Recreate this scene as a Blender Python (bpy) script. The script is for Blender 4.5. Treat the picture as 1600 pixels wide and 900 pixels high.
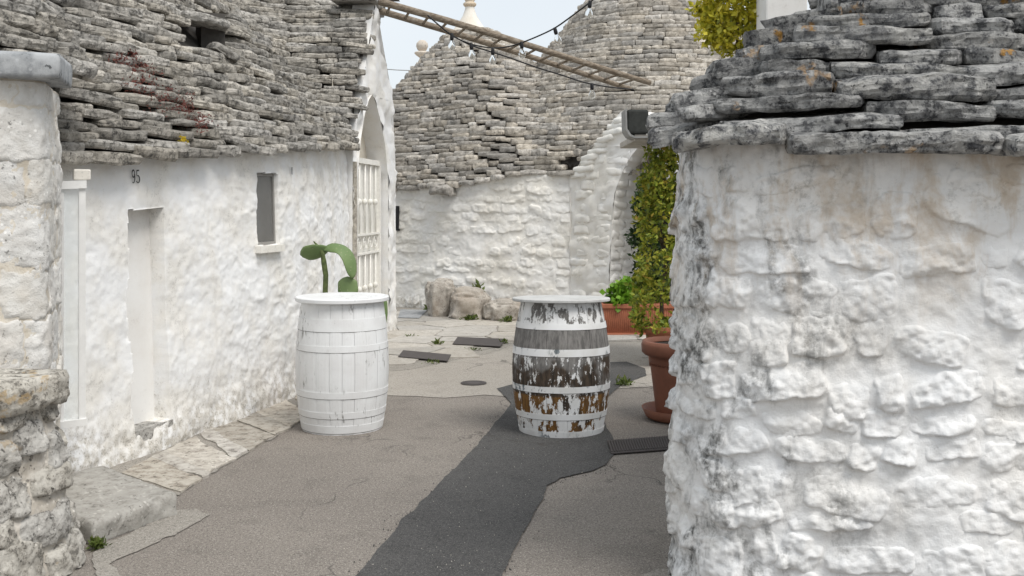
import bpy, bmesh, math, random
import numpy as np
from mathutils import Matrix, Vector
from mathutils.geometry import tessellate_polygon

for o in list(bpy.data.objects): bpy.data.objects.remove(o)
scene = bpy.context.scene
COL = scene.collection
# ------------------------------------------------------------------ camera, sky, sun, exposure
EYE, FPX, HX, HY = 1.6, 1650.0, 800.0, 318.0
cam_d = bpy.data.cameras.new('camera'); cam = bpy.data.objects.new('camera', cam_d); COL.objects.link(cam)
cam.location = (0, 0, EYE); cam.rotation_euler = (math.radians(90), 0, 0)
cam_d.sensor_width = 36; cam_d.lens = FPX/1600*36; cam_d.shift_y = -(450-HY)/1600
cam_d.clip_start = 0.05; cam_d.clip_end = 3000
scene.camera = cam
SUN_EL, SUN_AZ = math.radians(57), math.radians(137)      # azimuth from +Y clockwise (soft light from behind on the right)
w = bpy.data.worlds.new('World'); scene.world = w; w.use_nodes = True
wn = w.node_tree.nodes; wl = w.node_tree.links
bg = wn['Background']; bg.inputs['Strength'].default_value = 0.09
sky = wn.new('ShaderNodeTexSky'); sky.sky_type = 'NISHITA'; sky.sun_disc = False
sky.sun_elevation = SUN_EL; sky.sun_rotation = SUN_AZ; sky.dust_density = 3.0; sky.air_density = 1.0
veil = wn.new('ShaderNodeMixRGB'); veil.inputs[2].default_value = (6.2, 6.5, 6.7, 1)      # thin high overcast
tcw = wn.new('ShaderNodeTexCoord'); nzw = wn.new('ShaderNodeTexNoise'); nzw.inputs['Scale'].default_value = 2.2; nzw.inputs['Detail'].default_value = 6
mrw = wn.new('ShaderNodeMapRange'); mrw.inputs['From Min'].default_value = .3; mrw.inputs['From Max'].default_value = .7
mrw.inputs['To Min'].default_value = .72; mrw.inputs['To Max'].default_value = .95
wl.new(tcw.outputs['Generated'], nzw.inputs['Vector']); wl.new(nzw.outputs['Fac'], mrw.inputs['Value'])
wl.new(mrw.outputs['Result'], veil.inputs[0]); wl.new(sky.outputs[0], veil.inputs[1]); wl.new(veil.outputs[0], bg.inputs['Color'])
sd = bpy.data.lights.new('sun', 'SUN'); sun = bpy.data.objects.new('sun', sd); COL.objects.link(sun)
sd.energy = 1.5; sd.angle = math.radians(28); sd.color = (1.0, .965, .91)
sv = Vector((math.sin(SUN_AZ)*math.cos(SUN_EL), math.cos(SUN_AZ)*math.cos(SUN_EL), math.sin(SUN_EL)))
sun.rotation_euler = sv.to_track_quat('Z', 'Y').to_euler()
vs = scene.view_settings; vs.view_transform = 'Standard'; vs.look = 'None'; vs.gamma = 1; vs.use_curve_mapping = False
vs.exposure = 0.78

# ------------------------------------------------------------------ helpers
RNG = np.random.default_rng(7)
def px2w(px, py, d): return np.array([(px-HX)*d/FPX, d, EYE+(HY-py)*d/FPX])
def gnd(px, py):
    d = FPX*EYE/(py-HY); return ((px-HX)*d/FPX, d)
def w2px(P):
    P = np.asarray(P, float); return HX+FPX*P[..., 0]/P[..., 1], HY-FPX*(P[..., 2]-EYE)/P[..., 1]
def _hash(i, seed):
    h = (i[..., 0]*374761393 + i[..., 1]*668265263 + i[..., 2]*2147483647 + seed*974711) & 0xFFFFFFFF
    h = ((h ^ (h >> 13))*1274126177) & 0xFFFFFFFF
    h = ((h ^ (h >> 16))*2246822519) & 0xFFFFFFFF
    return ((h ^ (h >> 15)) & 0xFFFF)/65535.0
def vnoise(p, seed=0, lin=False):
    p = np.asarray(p, float)
    if p.shape[-1] == 2: p = np.concatenate([p, np.zeros(p.shape[:-1]+(1,))], -1)
    i = np.floor(p).astype(np.int64); f = p-i; f = f if lin else f*f*(3-2*f); r = 0
    for dx in (0, 1):
        for dy in (0, 1):
            for dz in (0, 1):
                wgt = (f[..., 0] if dx else 1-f[..., 0])*(f[..., 1] if dy else 1-f[..., 1])*(f[..., 2] if dz else 1-f[..., 2])
                r = r+wgt*_hash(i+np.array([dx, dy, dz]), seed)
    return r*2-1
def fbm(p, seed=0, oct=4, gain=.5, lin=False):
    p = np.asarray(p, float); r = 0; a = 1
    for k in range(oct): r = r+a*vnoise(p*(2.03**k), seed+k*17, lin); a *= gain
    return r
def sstep(a, b, x):
    t = np.clip((x-a)/(b-a), 0, 1); return t*t*(3-2*t)
def blur(A, n):
    for ax in (0, 1):
        for _ in range(2):
            c = np.cumsum(np.concatenate([np.repeat(np.take(A, [0], ax), n+1, ax), A, np.repeat(np.take(A, [-1], ax), n, ax)], ax), ax)
            L = A.shape[ax]
            A = (np.take(c, range(2*n+1, 2*n+1+L), ax)-np.take(c, range(0, L), ax))/(2*n+1)
    return A
def mesh_np(name, V, F, smooth=True):
    """F: (M,k) int array or list of faces"""
    me = bpy.data.meshes.new(name)
    V = np.asarray(V, np.float32)
    if isinstance(F, np.ndarray):
        M, k = F.shape
        me.vertices.add(len(V)); me.vertices.foreach_set('co', V.ravel())
        me.loops.add(M*k); me.loops.foreach_set('vertex_index', F.astype(np.int32).ravel())
        me.polygons.add(M); me.polygons.foreach_set('loop_start', np.arange(0, M*k, k, dtype=np.int32))
        me.polygons.foreach_set('loop_total', np.full(M, k, np.int32))
    else:
        me.from_pydata([tuple(v) for v in V], [], [tuple(int(i) for i in f) for f in F])
    me.update(calc_edges=True); me.validate()
    me.polygons.foreach_set('use_smooth', np.full(len(me.polygons), smooth, bool))
    return me
def tag(o, label=None, cat=None, group=None, kind=None):
    if label: o['label'] = label
    if cat: o['category'] = cat
    if group: o['group'] = group
    if kind: o['kind'] = kind
    return o
def thing(name, label, cat, loc=(0, 0, 0), group=None):
    o = bpy.data.objects.new(name, None); COL.objects.link(o); o.location = loc; o.empty_display_size = .2
    return tag(o, label, cat, group)
def link(name, me, mat=None, parent=None, M=None):
    o = bpy.data.objects.new(name, me); COL.objects.link(o)
    if mat is not None and len(me.materials) == 0: me.materials.append(mat)
    if parent is not None:
        o.parent = parent
        o.matrix_parent_inverse = Matrix.Translation(parent.location).inverted() if parent.type == 'EMPTY' else parent.matrix_basis.inverted() if parent.parent is None else Matrix.Identity(4)
    if M is not None: o.matrix_basis = M
    return o
def mk(name, V, F, mat, parent=None, smooth=True, origin=None):
    V = np.asarray(V, float)
    if origin is not None: V = V-np.array(origin)
    me = mesh_np(name, V, F, smooth)
    o = link(name, me, mat, parent)
    if origin is not None: o.location = origin
    return o
class MB:
    """collects simple shapes for ONE mesh"""
    def __init__(s): s.V = []; s.F = []
    def add(s, V, F):
        b = len(s.V); s.V += [tuple(v) for v in V]; s.F += [tuple(int(i)+b for i in f) for f in F]; return s
    def box(s, c, ax, ay, az, half):
        c = np.array(c); A = [np.array(a)/np.linalg.norm(a) for a in (ax, ay, az)]
        V = [c+i*half[0]*A[0]+j*half[1]*A[1]+k*half[2]*A[2] for i in (-1, 1) for j in (-1, 1) for k in (-1, 1)]
        return s.add(V, [(0, 1, 3, 2), (4, 6, 7, 5), (0, 4, 5, 1), (2, 3, 7, 6), (0, 2, 6, 4), (1, 5, 7, 3)])
    def tube(s, P, R, n=10, caps=True, seed=None, rough=0):
        P = np.asarray(P, float); R = np.full(len(P), R) if np.isscalar(R) else np.asarray(R)
        T = np.gradient(P, axis=0); T /= np.linalg.norm(T, axis=1)[:, None]+1e-9
        up = np.array([0, 0, 1.]) if abs(T[0][2]) < .9 else np.array([0, 1., 0])
        V = []
        for i in range(len(P)):
            a = np.cross(T[i], up); a /= np.linalg.norm(a)+1e-9; b = np.cross(a, T[i]); up = b
            for k in range(n):
                t = 2*math.pi*k/n; r = R[i]
                if rough: r *= 1+rough*float(vnoise(np.array([[P[i][0]*9+k*.9, P[i][1]*9, P[i][2]*9+(seed or 0)]]))[0])
                V.append(P[i]+r*(math.cos(t)*a+math.sin(t)*b))
        F = [(i*n+k, i*n+(k+1) % n, (i+1)*n+(k+1) % n, (i+1)*n+k) for i in range(len(P)-1) for k in range(n)]
        if caps: F += [tuple(range(n))[::-1], tuple((len(P)-1)*n+k for k in range(n))]
        return s.add(V, F)
    def lathe(s, prof, c=(0, 0, 0), n=40, M=None):
        V = []
        for r, z in prof:
            for k in range(n):
                t = 2*math.pi*k/n; V.append((c[0]+r*math.cos(t), c[1]+r*math.sin(t), c[2]+z))
        F = [(i*n+k, i*n+(k+1) % n, (i+1)*n+(k+1) % n, (i+1)*n+k) for i in range(len(prof)-1) for k in range(n)]
        if M is not None: V = [tuple(M @ Vector(v)) for v in V]
        return s.add(V, F)
    def build(s, name, mat, parent=None, smooth=False, origin=None, bevel=0):
        o = mk(name, s.V, s.F, mat, parent, smooth, origin)
        if bevel:
            m = o.modifiers.new('bevel', 'BEVEL'); m.width = bevel; m.segments = 2; m.limit_method = 'ANGLE'
        return o
def grid_faces(nu, nv):
    i = np.arange(nu-1)[:, None]*nv+np.arange(nv-1)[None, :]
    return np.stack([i, i+nv, i+nv+1, i+1], -1).reshape(-1, 4)

# ------------------------------------------------------------------ materials
class NT:
    def __init__(s, name):
        s.m = bpy.data.materials.new(name); s.m.use_nodes = True; s.t = s.m.node_tree; s.n = s.t.nodes; s.b = s.n['Principled BSDF']
        s.pos = s.n.new('ShaderNodeNewGeometry')
    def set(s, sock, v):
        if hasattr(v, 'is_linked'): s.t.links.new(v, sock)
        elif v is not None: sock.default_value = v
    def P(s, scale=(1, 1, 1), rot=(0, 0, 0), obj=False):
        m = s.n.new('ShaderNodeMapping'); m.inputs['Scale'].default_value = scale; m.inputs['Rotation'].default_value = rot
        if obj:
            tc = s.n.new('ShaderNodeTexCoord'); s.t.links.new(tc.outputs['Object'], m.inputs['Vector'])
        else: s.t.links.new(s.pos.outputs['Position'], m.inputs['Vector'])
        return m.outputs[0]
    def noise(s, scale, detail=5, rough=.55, vec=None, dist=0):
        n = s.n.new('ShaderNodeTexNoise'); n.inputs['Scale'].default_value = scale; n.inputs['Detail'].default_value = detail
        n.inputs['Roughness'].default_value = rough; n.inputs['Distortion'].default_value = dist
        s.t.links.new(vec if vec is not None else s.pos.outputs['Position'], n.inputs['Vector']); return n.outputs['Fac']
    def vor(s, scale, feature='F1', vec=None, rnd=1):
        n = s.n.new('ShaderNodeTexVoronoi'); n.feature = feature; n.inputs['Scale'].default_value = scale; n.inputs['Randomness'].default_value = rnd
        s.t.links.new(vec if vec is not None else s.pos.outputs['Position'], n.inputs['Vector']); return n.outputs['Distance']
    def mr(s, v, a, b, c=0, d=1, smooth=True):
        n = s.n.new('ShaderNodeMapRange'); n.interpolation_type = 'SMOOTHSTEP' if smooth else 'LINEAR'
        n.inputs[1].default_value = a; n.inputs[2].default_value = b; n.inputs[3].default_value = c; n.inputs[4].default_value = d
        s.set(n.inputs[0], v); return n.outputs[0]
    def math(s, op, a, b=None, c=None):
        n = s.n.new('ShaderNodeMath'); n.operation = op; s.set(n.inputs[0], a)
        if b is not None: s.set(n.inputs[1], b)
        if c is not None: s.set(n.inputs[2], c)
        return n.outputs[0]
    def mul(s, a, b): return s.math('MULTIPLY', a, b)
    def mix(s, f, a, b, op='MIX'):
        n = s.n.new('ShaderNodeMixRGB'); n.blend_type = op; s.set(n.inputs[0], f)
        for k, v in ((1, a), (2, b)):
            if isinstance(v, tuple) and len(v) == 3: v = v+(1,)
            s.set(n.inputs[k], v)
        return n.outputs[0]
    def sep(s, vec=None):
        n = s.n.new('ShaderNodeSeparateXYZ'); s.t.links.new(vec if vec is not None else s.pos.outputs['Position'], n.inputs[0]); return n.outputs
    def rnd(s):
        oi = s.n.new('ShaderNodeObjectInfo')
        return s.math('FRACT', s.math('ADD', oi.outputs['Random'], s.pos.outputs['Random Per Island']))
    def bump(s, h, strength=.3, dist=.01, prev=None):
        n = s.n.new('ShaderNodeBump'); n.inputs['Strength'].default_value = strength; n.inputs['Distance'].default_value = dist
        s.set(n.inputs['Height'], h)
        if prev is not None: s.t.links.new(prev, n.inputs['Normal'])
        return n.outputs[0]
    def out(s, col, rough=.9, bump=None, spec=.25, metal=0):
        if isinstance(col, tuple) and len(col) == 3: col = col+(1,)
        s.set(s.b.inputs['Base Color'], col); s.set(s.b.inputs['Roughness'], rough); s.b.inputs['Metallic'].default_value = metal
        s.b.inputs['Specular IOR Level'].default_value = spec
        if bump is not None: s.t.links.new(bump, s.b.inputs['Normal'])
        return s.m
def stone_mat(name, light, mid, dark, ochre=None, k=1.0, vary=.35, blot=(.42, .62), bumpd=.012, spots=True, brown=None):
    t = NT(name)
    big = t.noise(3.1*k, 4, .6); med = t.noise(17*k, 6, .68); fine = t.noise(75*k, 5, .7)
    c = t.mix(t.mr(med, .36, .64), light, mid)
    c = t.mix(t.mul(t.mr(t.math('ADD', t.mul(med, .55), t.mul(fine, .45)), blot[0]+.05, blot[1]+.04), .9), c, dark)
    c = t.mix(t.mul(t.mr(big, .45, .7), .55), c, mid)
    if spots:
        sp = t.mr(t.vor(42*k), .16, .30, 1, 0); sp = t.mul(sp, t.mr(t.noise(6*k, 3), .5, .62))
        c = t.mix(t.mul(sp, .7), c, tuple(min(1, x*1.35) for x in light))
        dk = t.mul(t.mr(t.noise(48*k, 3, .6), .60, .68), t.mr(t.noise(9*k, 2), .44, .56))
        c = t.mix(t.mul(dk, .8), c, tuple(x*.5 for x in dark))
    if ochre is not None:
        oc = t.mul(t.mr(t.noise(4.7, 3, .5), .63, .67), t.mr(t.noise(33, 4, .6), .44, .54)); c = t.mix(t.mul(oc, .62), c, ochre)
    if brown is not None:
        c = t.mix(t.mul(t.mr(t.noise(1.7, 3, .5), .5, .68), .6), c, brown)
    rv = t.rnd(); v = t.mr(rv, 0, 1, 1-vary, 1+vary, False)
    hs = t.n.new('ShaderNodeHueSaturation'); t.set(hs.inputs['Value'], v); t.set(hs.inputs['Color'], c)
    t.set(hs.inputs['Saturation'], t.mr(t.math('FRACT', t.mul(rv, 7.3)), 0, 1, .7, 1.3, False))
    b = t.bump(t.math('ADD', t.mul(med, .7), t.mul(fine, .45)), .8, bumpd)
    b = t.bump(t.noise(190*k, 3, .6), .5, bumpd*.25, b)
    return t.out(hs.outputs[0], .95, b, .15)
def wash_mat(name, base, warm, stains, ztop=None, grime=None, ochre_band=None, bumpd=.006, scale=1., brushed=True, basedirt=None):
    """lime-wash; stains = strength of grey worn blotches"""
    t = NT(name); P = t.sep()
    n1 = t.noise(2.3*scale, 5, .6); n2 = t.noise(13*scale, 6, .65); n3 = t.noise(60*scale, 5, .65)
    c = t.mix(t.mr(n1, .35, .68), base, warm)
    c = t.mix(t.mul(t.mr(n2, .55, .72), .25*stains+.08), c, tuple(x*.72 for x in warm))
    wear = t.mul(t.mr(n1, .52, .66), t.mr(t.math('ADD', t.mul(n2, .5), t.mul(n3, .5)), .5, .6))
    c = t.mix(t.mul(wear, .75*stains), c, (.34, .33, .31))
    pit = t.mul(t.mr(n3, .60, .70), t.mr(n2, .46, .58)); c = t.mix(t.mul(pit, .5*stains), c, (.22, .21, .2))
    if grime is not None:      # grey-black algae streaks: (axis-x from, to, strength)
        x0, x1, st = grime
        str_ = t.noise(1.0, 6, .62, t.P((6, 6, 2.2)), .6)
        f = t.mul(t.mr(P[0], x0, x1, 1, 0), t.mr(str_, .42, .60))
        f = t.mul(f, t.mr(t.noise(3.1, 4, .6), .36, .54)); f = t.mul(f, t.mr(t.noise(21, 6, .72), .34, .62)); c = t.mix(t.mul(f, st), c, (.10, .10, .095))
    if ochre_band is not None:  # rusty run-off under the eave slabs
        z0, z1, st = ochre_band
        str_ = t.noise(1.0, 6, .62, t.P((6.5, 6.5, 2.0)), .5)
        f = t.mul(t.mr(P[2], z0, z1), t.mr(str_, .46, .62)); f = t.mul(f, t.mr(t.noise(19, 5, .65), .3, .6, .4, 1)); c = t.mix(t.mul(f, st), c, (.47, .36, .24))
    if basedirt is not None:
        f = t.mul(t.mr(t.math('ADD', P[2], t.mul(n1, basedirt)), basedirt*.35, basedirt*1.15, 1, 0), t.mr(n2, .36, .62))
        c = t.mix(t.mul(f, .62), c, (.33, .28, .20)); g2 = t.mul(f, t.mr(n3, .5, .62)); c = t.mix(t.mul(g2, .7), c, (.14, .135, .11))
    b = t.bump(t.math('ADD', t.mul(n2, .6), t.mul(n3, .5)), .55, bumpd)
    b = t.bump(t.noise(170, 4, .6), .35, bumpd*.3, b)
    return t.out(c, .93, b, .2)
def flat_mat(name, col, rough=.6, var=.12, scale=14, spec=.3, metal=0, bumpd=.002):
    t = NT(name); n = t.noise(scale, 6, .65); n2 = t.noise(scale*6, 4, .6)
    c = t.mix(t.mr(n, .3, .7), tuple(x*(1-var) for x in col), tuple(min(1, x*(1+var)) for x in col))
    c = t.mix(t.mul(t.mr(n2, .58, .72), var*2), c, tuple(x*.5 for x in col))
    return t.out(c, t.mr(n, .3, .7, rough-.08, min(1, rough+.1)), t.bump(n2, .3, bumpd), spec, metal)
def asphalt_mat(name, c1, c2, speck, dark, crack=False):
    t = NT(name)
    big = t.noise(.55, 4, .6); med = t.noise(4, 5, .6); g = t.noise(68, 4, .8); g2 = t.noise(150, 2, .8)
    c = t.mix(t.mr(big, .35, .65), c1, c2); c = t.mix(t.mul(t.mr(med, .5, .72), .35), c, dark)
    c = t.mix(t.mul(t.mr(t.vor(80), .16, .34, 1, 0), .85), c, speck)
    c = t.mix(t.mul(t.mr(g, .50, .62), .8), c, dark); c = t.mix(t.mul(t.mr(g2, .54, .64), .8), c, speck)
    chips = t.mul(t.mr(t.vor(34), .05, .085, 1, 0), t.mr(t.noise(1.6, 3), .52, .62)); c = t.mix(t.mul(chips, .8), c, (.5, .48, .44))
    h = t.math('ADD', t.mul(g, .7), t.mul(g2, .3))
    b = t.bump(h, .9, .008)
    if crack:
        wv = t.n.new('ShaderNodeVectorMath'); wv.operation = 'ADD'
        nn = t.n.new('ShaderNodeTexNoise'); nn.inputs['Scale'].default_value = 2.2; nn.inputs['Detail'].default_value = 6
        t.t.links.new(t.pos.outputs['Position'], nn.inputs['Vector']); t.t.links.new(t.pos.outputs['Position'], wv.inputs[0]); t.t.links.new(nn.outputs['Color'], wv.inputs[1])
        cr = t.mr(t.vor(.62, 'DISTANCE_TO_EDGE', wv.outputs[0]), .002, .009, 1, 0); cr = t.mul(cr, t.mr(t.noise(.9, 2), .46, .56))
        c = t.mix(t.mul(cr, .6), c, (.07, .065, .06)); b = t.bump(t.math('SUBTRACT', 1, cr), .5, .006, b)
    return t.out(c, .92, b, .2)

M = {}
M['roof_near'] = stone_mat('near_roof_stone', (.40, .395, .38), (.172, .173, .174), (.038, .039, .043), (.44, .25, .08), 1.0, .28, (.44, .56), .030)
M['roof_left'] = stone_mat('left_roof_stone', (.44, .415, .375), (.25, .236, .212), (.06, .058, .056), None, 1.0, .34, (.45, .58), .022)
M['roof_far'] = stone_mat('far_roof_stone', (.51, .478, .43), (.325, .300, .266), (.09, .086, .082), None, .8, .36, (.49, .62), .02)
M['roof_core'] = flat_mat('roof_core_dark_stone', (.07, .065, .06), .95, .2)
M['white_step'] = wash_mat('whitewashed_slab', (.80, .79, .76), (.74, .71, .65), .5)
M['wash_right'] = wash_mat('whitewash_right_hut', (.775, .78, .785), (.75, .735, .71), .6, grime=(.75, 1.75, 1.0), ochre_band=(.95, 1.62, .6), bumpd=.010)
M['wash_left'] = wash_mat('whitewash_left_house', (.81, .815, .82), (.76, .74, .70), .5, basedirt=.85, bumpd=.006, scale=1.4)
M['wash_far'] = wash_mat('whitewash_far_house', (.83, .82, .80), (.79, .76, .70), .28, basedirt=.5, bumpd=.007)
M['wash_gable'] = wash_mat('whitewash_gable', (.82, .82, .82), (.78, .76, .72), .35, basedirt=.4, bumpd=.012, scale=1.5)
M['wash_plain'] = wash_mat('whitewash_panel', (.76, .755, .74), (.70, .68, .65), .35, bumpd=.003)
M['cream'] = wash_mat('cream_plaster', (.70, .66, .58), (.64, .58, .49), .2, bumpd=.004)
M['lime'] = stone_mat('pale_limestone', (.70, .69, .665), (.61, .59, .555), (.34, .33, .31), None, .8, .06, (.56, .68), .016, brown=(.57, .51, .43))
M['lime_mortar'] = stone_mat('lime_mortar', (.64, .61, .56), (.55, .505, .435), (.34, .31, .27), None, .8, .0, (.56, .72), .010)
M['rubble'] = stone_mat('rubble_limestone', (.55, .53, .49), (.38, .36, .325), (.095, .09, .082), (.44, .34, .22), .9, .12, (.44, .57), .022)
M['rubble_mortar'] = stone_mat('rubble_mortar', (.55, .51, .45), (.43, .385, .32), (.17, .155, .14), None, .9, .0, (.52, .68), .014)
M['step'] = stone_mat('worn_step_stone', (.42, .405, .375), (.31, .295, .268), (.10, .094, .085), None, .7, .0, (.48, .62), .014)
M['coping'] = stone_mat('grey_coping', (.40, .41, .42), (.27, .28, .29), (.10, .105, .11), None, .7, .06, (.52, .66), .006)
M['boulder'] = stone_mat('boulder_stone', (.52, .47, .40), (.35, .30, .245), (.11, .095, .08), None, .9, .08, (.50, .64), .02, brown=(.36, .27, .18))
M['flag'] = stone_mat('paving_stone', (.47, .445, .405), (.38, .352, .312), (.18, .163, .145), None, .7, .12, (.56, .70), .006)
M['strip'] = stone_mat('edge_strip_stone', (.52, .49, .44), (.36, .325, .28), (.09, .082, .077), None, .7, .22, (.47, .60), .014)
M['asphalt'] = asphalt_mat('brown_grey_asphalt', (.20, .178, .158), (.24, .215, .19), (.40, .37, .335), (.085, .076, .068), True)
M['asphalt_pale'] = asphalt_mat('pale_worn_asphalt', (.34, .312, .275), (.385, .355, .315), (.44, .41, .37), (.17, .155, .14), True)
M['asphalt_dark'] = asphalt_mat('dark_patch_asphalt', (.066, .065, .065), (.088, .086, .084), (.16, .155, .15), (.034, .034, .034), True)
M['concrete'] = asphalt_mat('sandy_concrete', (.26, .24, .212), (.32, .298, .265), (.46, .435, .395), (.14, .128, .115))
M['ground'] = asphalt_mat('dusty_ground', (.30, .27, .235), (.34, .31, .27), (.42, .39, .35), (.18, .165, .15))
M['terracotta'] = flat_mat('terracotta', (.34, .125, .07), .75, .16, 9)
M['terracotta_dark'] = flat_mat('brown_plastic_pot', (.235, .098, .062), .6, .12, 9)
M['soil'] = flat_mat('potting_soil', (.035, .026, .02), .95, .4, 60, bumpd=.02)
M['white_metal'] = flat_mat('white_painted_metal', (.78, .78, .77), .45, .05, 9)
M['gate_paint'] = flat_mat('cream_gate_paint', (.78, .765, .72), .55, .07, 20)
M['grey_metal'] = flat_mat('galvanised_gutter', (.27, .27, .265), .6, .15, 12, metal=.2)
M['gutter_in'] = flat_mat('gutter_dark_inside', (.035, .037, .035), .85, .3, 20)  # near-black colour of the block filling the gutter
M['grate'] = flat_mat('drain_iron', (.075, .066, .064), .7, .2, 30)
M['hoop_shade'] = flat_mat('dark_hoop_shade', (.06, .045, .038), .9, .4, 25)  # shade colour for the thin rings below the barrel hoops
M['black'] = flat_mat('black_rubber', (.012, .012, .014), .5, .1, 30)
M['number'] = flat_mat('black_number_paint', (.03, .032, .035), .7, .3, 60)
M['tin'] = flat_mat('grey_blind', (.27, .26, .245), .6, .18, 3)
M['pinnacle'] = stone_mat('pinnacle_stone', (.66, .58, .48), (.56, .47, .37), (.36, .31, .26), None, .7, .05, (.58, .72), .006)
M['cap_white'] = wash_mat('cap_lime', (.74, .71, .66), (.66, .61, .53), .4)
def glass_mat(name, col=(.9, .95, .95), rough=.03, alpha=.25):
    t = NT(name); t.b.inputs['Alpha'].default_value = alpha
    t.out(col, rough, None, .6); return t.m
def real_glass(name):
    t = NT(name); t.b.inputs['Transmission Weight'].default_value = 1; t.b.inputs['IOR'].default_value = 1.12
    return t.out((.95, .97, .97), .02, None, .5)
M['pane'] = glass_mat('thin_clear_pane', alpha=.22); M['dark_pane'] = glass_mat('dusty_window_pane', (.20, .195, .185), .08, .6); M['bulb'] = real_glass('bulb_glass')
def wood_mat():
    t = NT('weathered_pole_wood'); g = t.noise(1, 5, .6, t.P((6, 40, 60))); n = t.noise(14, 4)
    c = t.mix(t.mr(g, .35, .65), (.28, .235, .185), (.14, .11, .082)); c = t.mix(t.mul(t.mr(n, .55, .7), .5), c, (.32, .29, .25))
    return t.out(c, .85, t.bump(g, .5, .006), .2)
M['wood'] = wood_mat()
def leaf_mat(name, stops, rough=.5, trans=.25):
    t = NT(name); r = t.pos.outputs['Random Per Island']; n = t.noise(9, 3)
    f = t.math('ADD', t.mul(r, .6), t.mul(t.mr(n, .3, .7), .4))
    rp = t.n.new('ShaderNodeValToRGB'); e = rp.color_ramp.elements
    for k, (p, c) in enumerate(stops):
        if k < 2: e[k].position = p
        el = e[k] if k < 2 else e.new(p); el.position = p; el.color = c+(1,)
    t.set(rp.inputs[0], f); m = t.out(rp.outputs[0], rough, None, .35)
    t.b.inputs['Subsurface Weight'].default_value = 0
    tr = t.n.new('ShaderNodeBsdfTranslucent'); t.set(tr.inputs['Color'], rp.outputs[0]); ms = t.n.new('ShaderNodeMixShader'); ms.inputs[0].default_value = trans
    t.t.links.new(t.b.outputs[0], ms.inputs[1]); t.t.links.new(tr.outputs[0], ms.inputs[2]); t.t.links.new(ms.outputs[0], t.n['Material Output'].inputs[0])
    return m
M['leaf_hedge'] = leaf_mat('golden_hedge_leaf', [(.1, (.08, .115, .014)), (.4, (.20, .26, .03)), (.75, (.46, .45, .06)), (.98, (.46, .28, .06))])
M['leaf_dark'] = leaf_mat('dark_conifer_leaf', [(.1, (.022, .045, .018)), (.9, (.055, .095, .032))])
M['leaf_yellow'] = leaf_mat('yellow_bush_leaf', [(.1, (.17, .19, .02)), (.4, (.45, .42, .03)), (.8, (.68, .58, .05)), (.97, (.70, .68, .28))])
M['leaf_bright'] = leaf_mat('bright_green_leaf', [(.1, (.07, .16, .012)), (.6, (.17, .34, .02)), (.95, (.28, .42, .06))])
M['weed'] = leaf_mat('weed_leaf', [(.1, (.05, .075, .015)), (.6, (.11, .15, .03)), (.95, (.19, .20, .07))])
M['red_plant'] = leaf_mat('red_stonecrop', [(.1, (.10, .03, .024)), (.6, (.19, .065, .052)), (.95, (.28, .13, .10))])
M['yellow_flower'] = leaf_mat('yellow_flower', [(.1, (.5, .36, .02)), (.9, (.7, .52, .04))])
M['bark'] = flat_mat('grey_bark', (.12, .095, .07), .9, .3, 30, bumpd=.01)
def cactus_mat():
    t = NT('cactus_pad'); n = t.noise(5, 4); sp = t.mr(t.vor(30), .10, .20, 1, 0)
    c = t.mix(t.mr(n, .3, .7), (.13, .195, .075), (.19, .26, .11)); c = t.mix(t.mul(sp, .6), c, (.30, .30, .18))
    return t.out(c, .5, t.bump(sp, .3, .004), .35)
M['cactus'] = cactus_mat()
M['cactus_stem'] = flat_mat('cactus_stem_bark', (.095, .12, .045), .8, .3, 40, bumpd=.01)
def barrel_white(name='white_barrel_paint'):
    t = NT(name); o = t.P((1, 1, 1), obj=True)
    n = t.noise(5, 5, .6); st = t.noise(1, 6, .7, t.P((34, 34, 7)))
    c = t.mix(t.mr(n, .35, .7), (.77, .78, .785), (.70, .70, .70))
    chip = t.mul(t.mr(st, .590, .612), t.mr(t.noise(3.4, 3, .5), .51, .58)); c = t.mix(t.mul(chip, .85), c, (.22, .215, .20))
    c = t.mix(t.mul(t.mr(t.noise(28, 5), .58, .72), .2), c, (.5, .5, .48))
    return t.out(c, .5, t.bump(t.math('ADD', t.mul(st, .4), t.mul(chip, -.8)), .4, .004), .35)
M['barrel_white'] = barrel_white()
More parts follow.
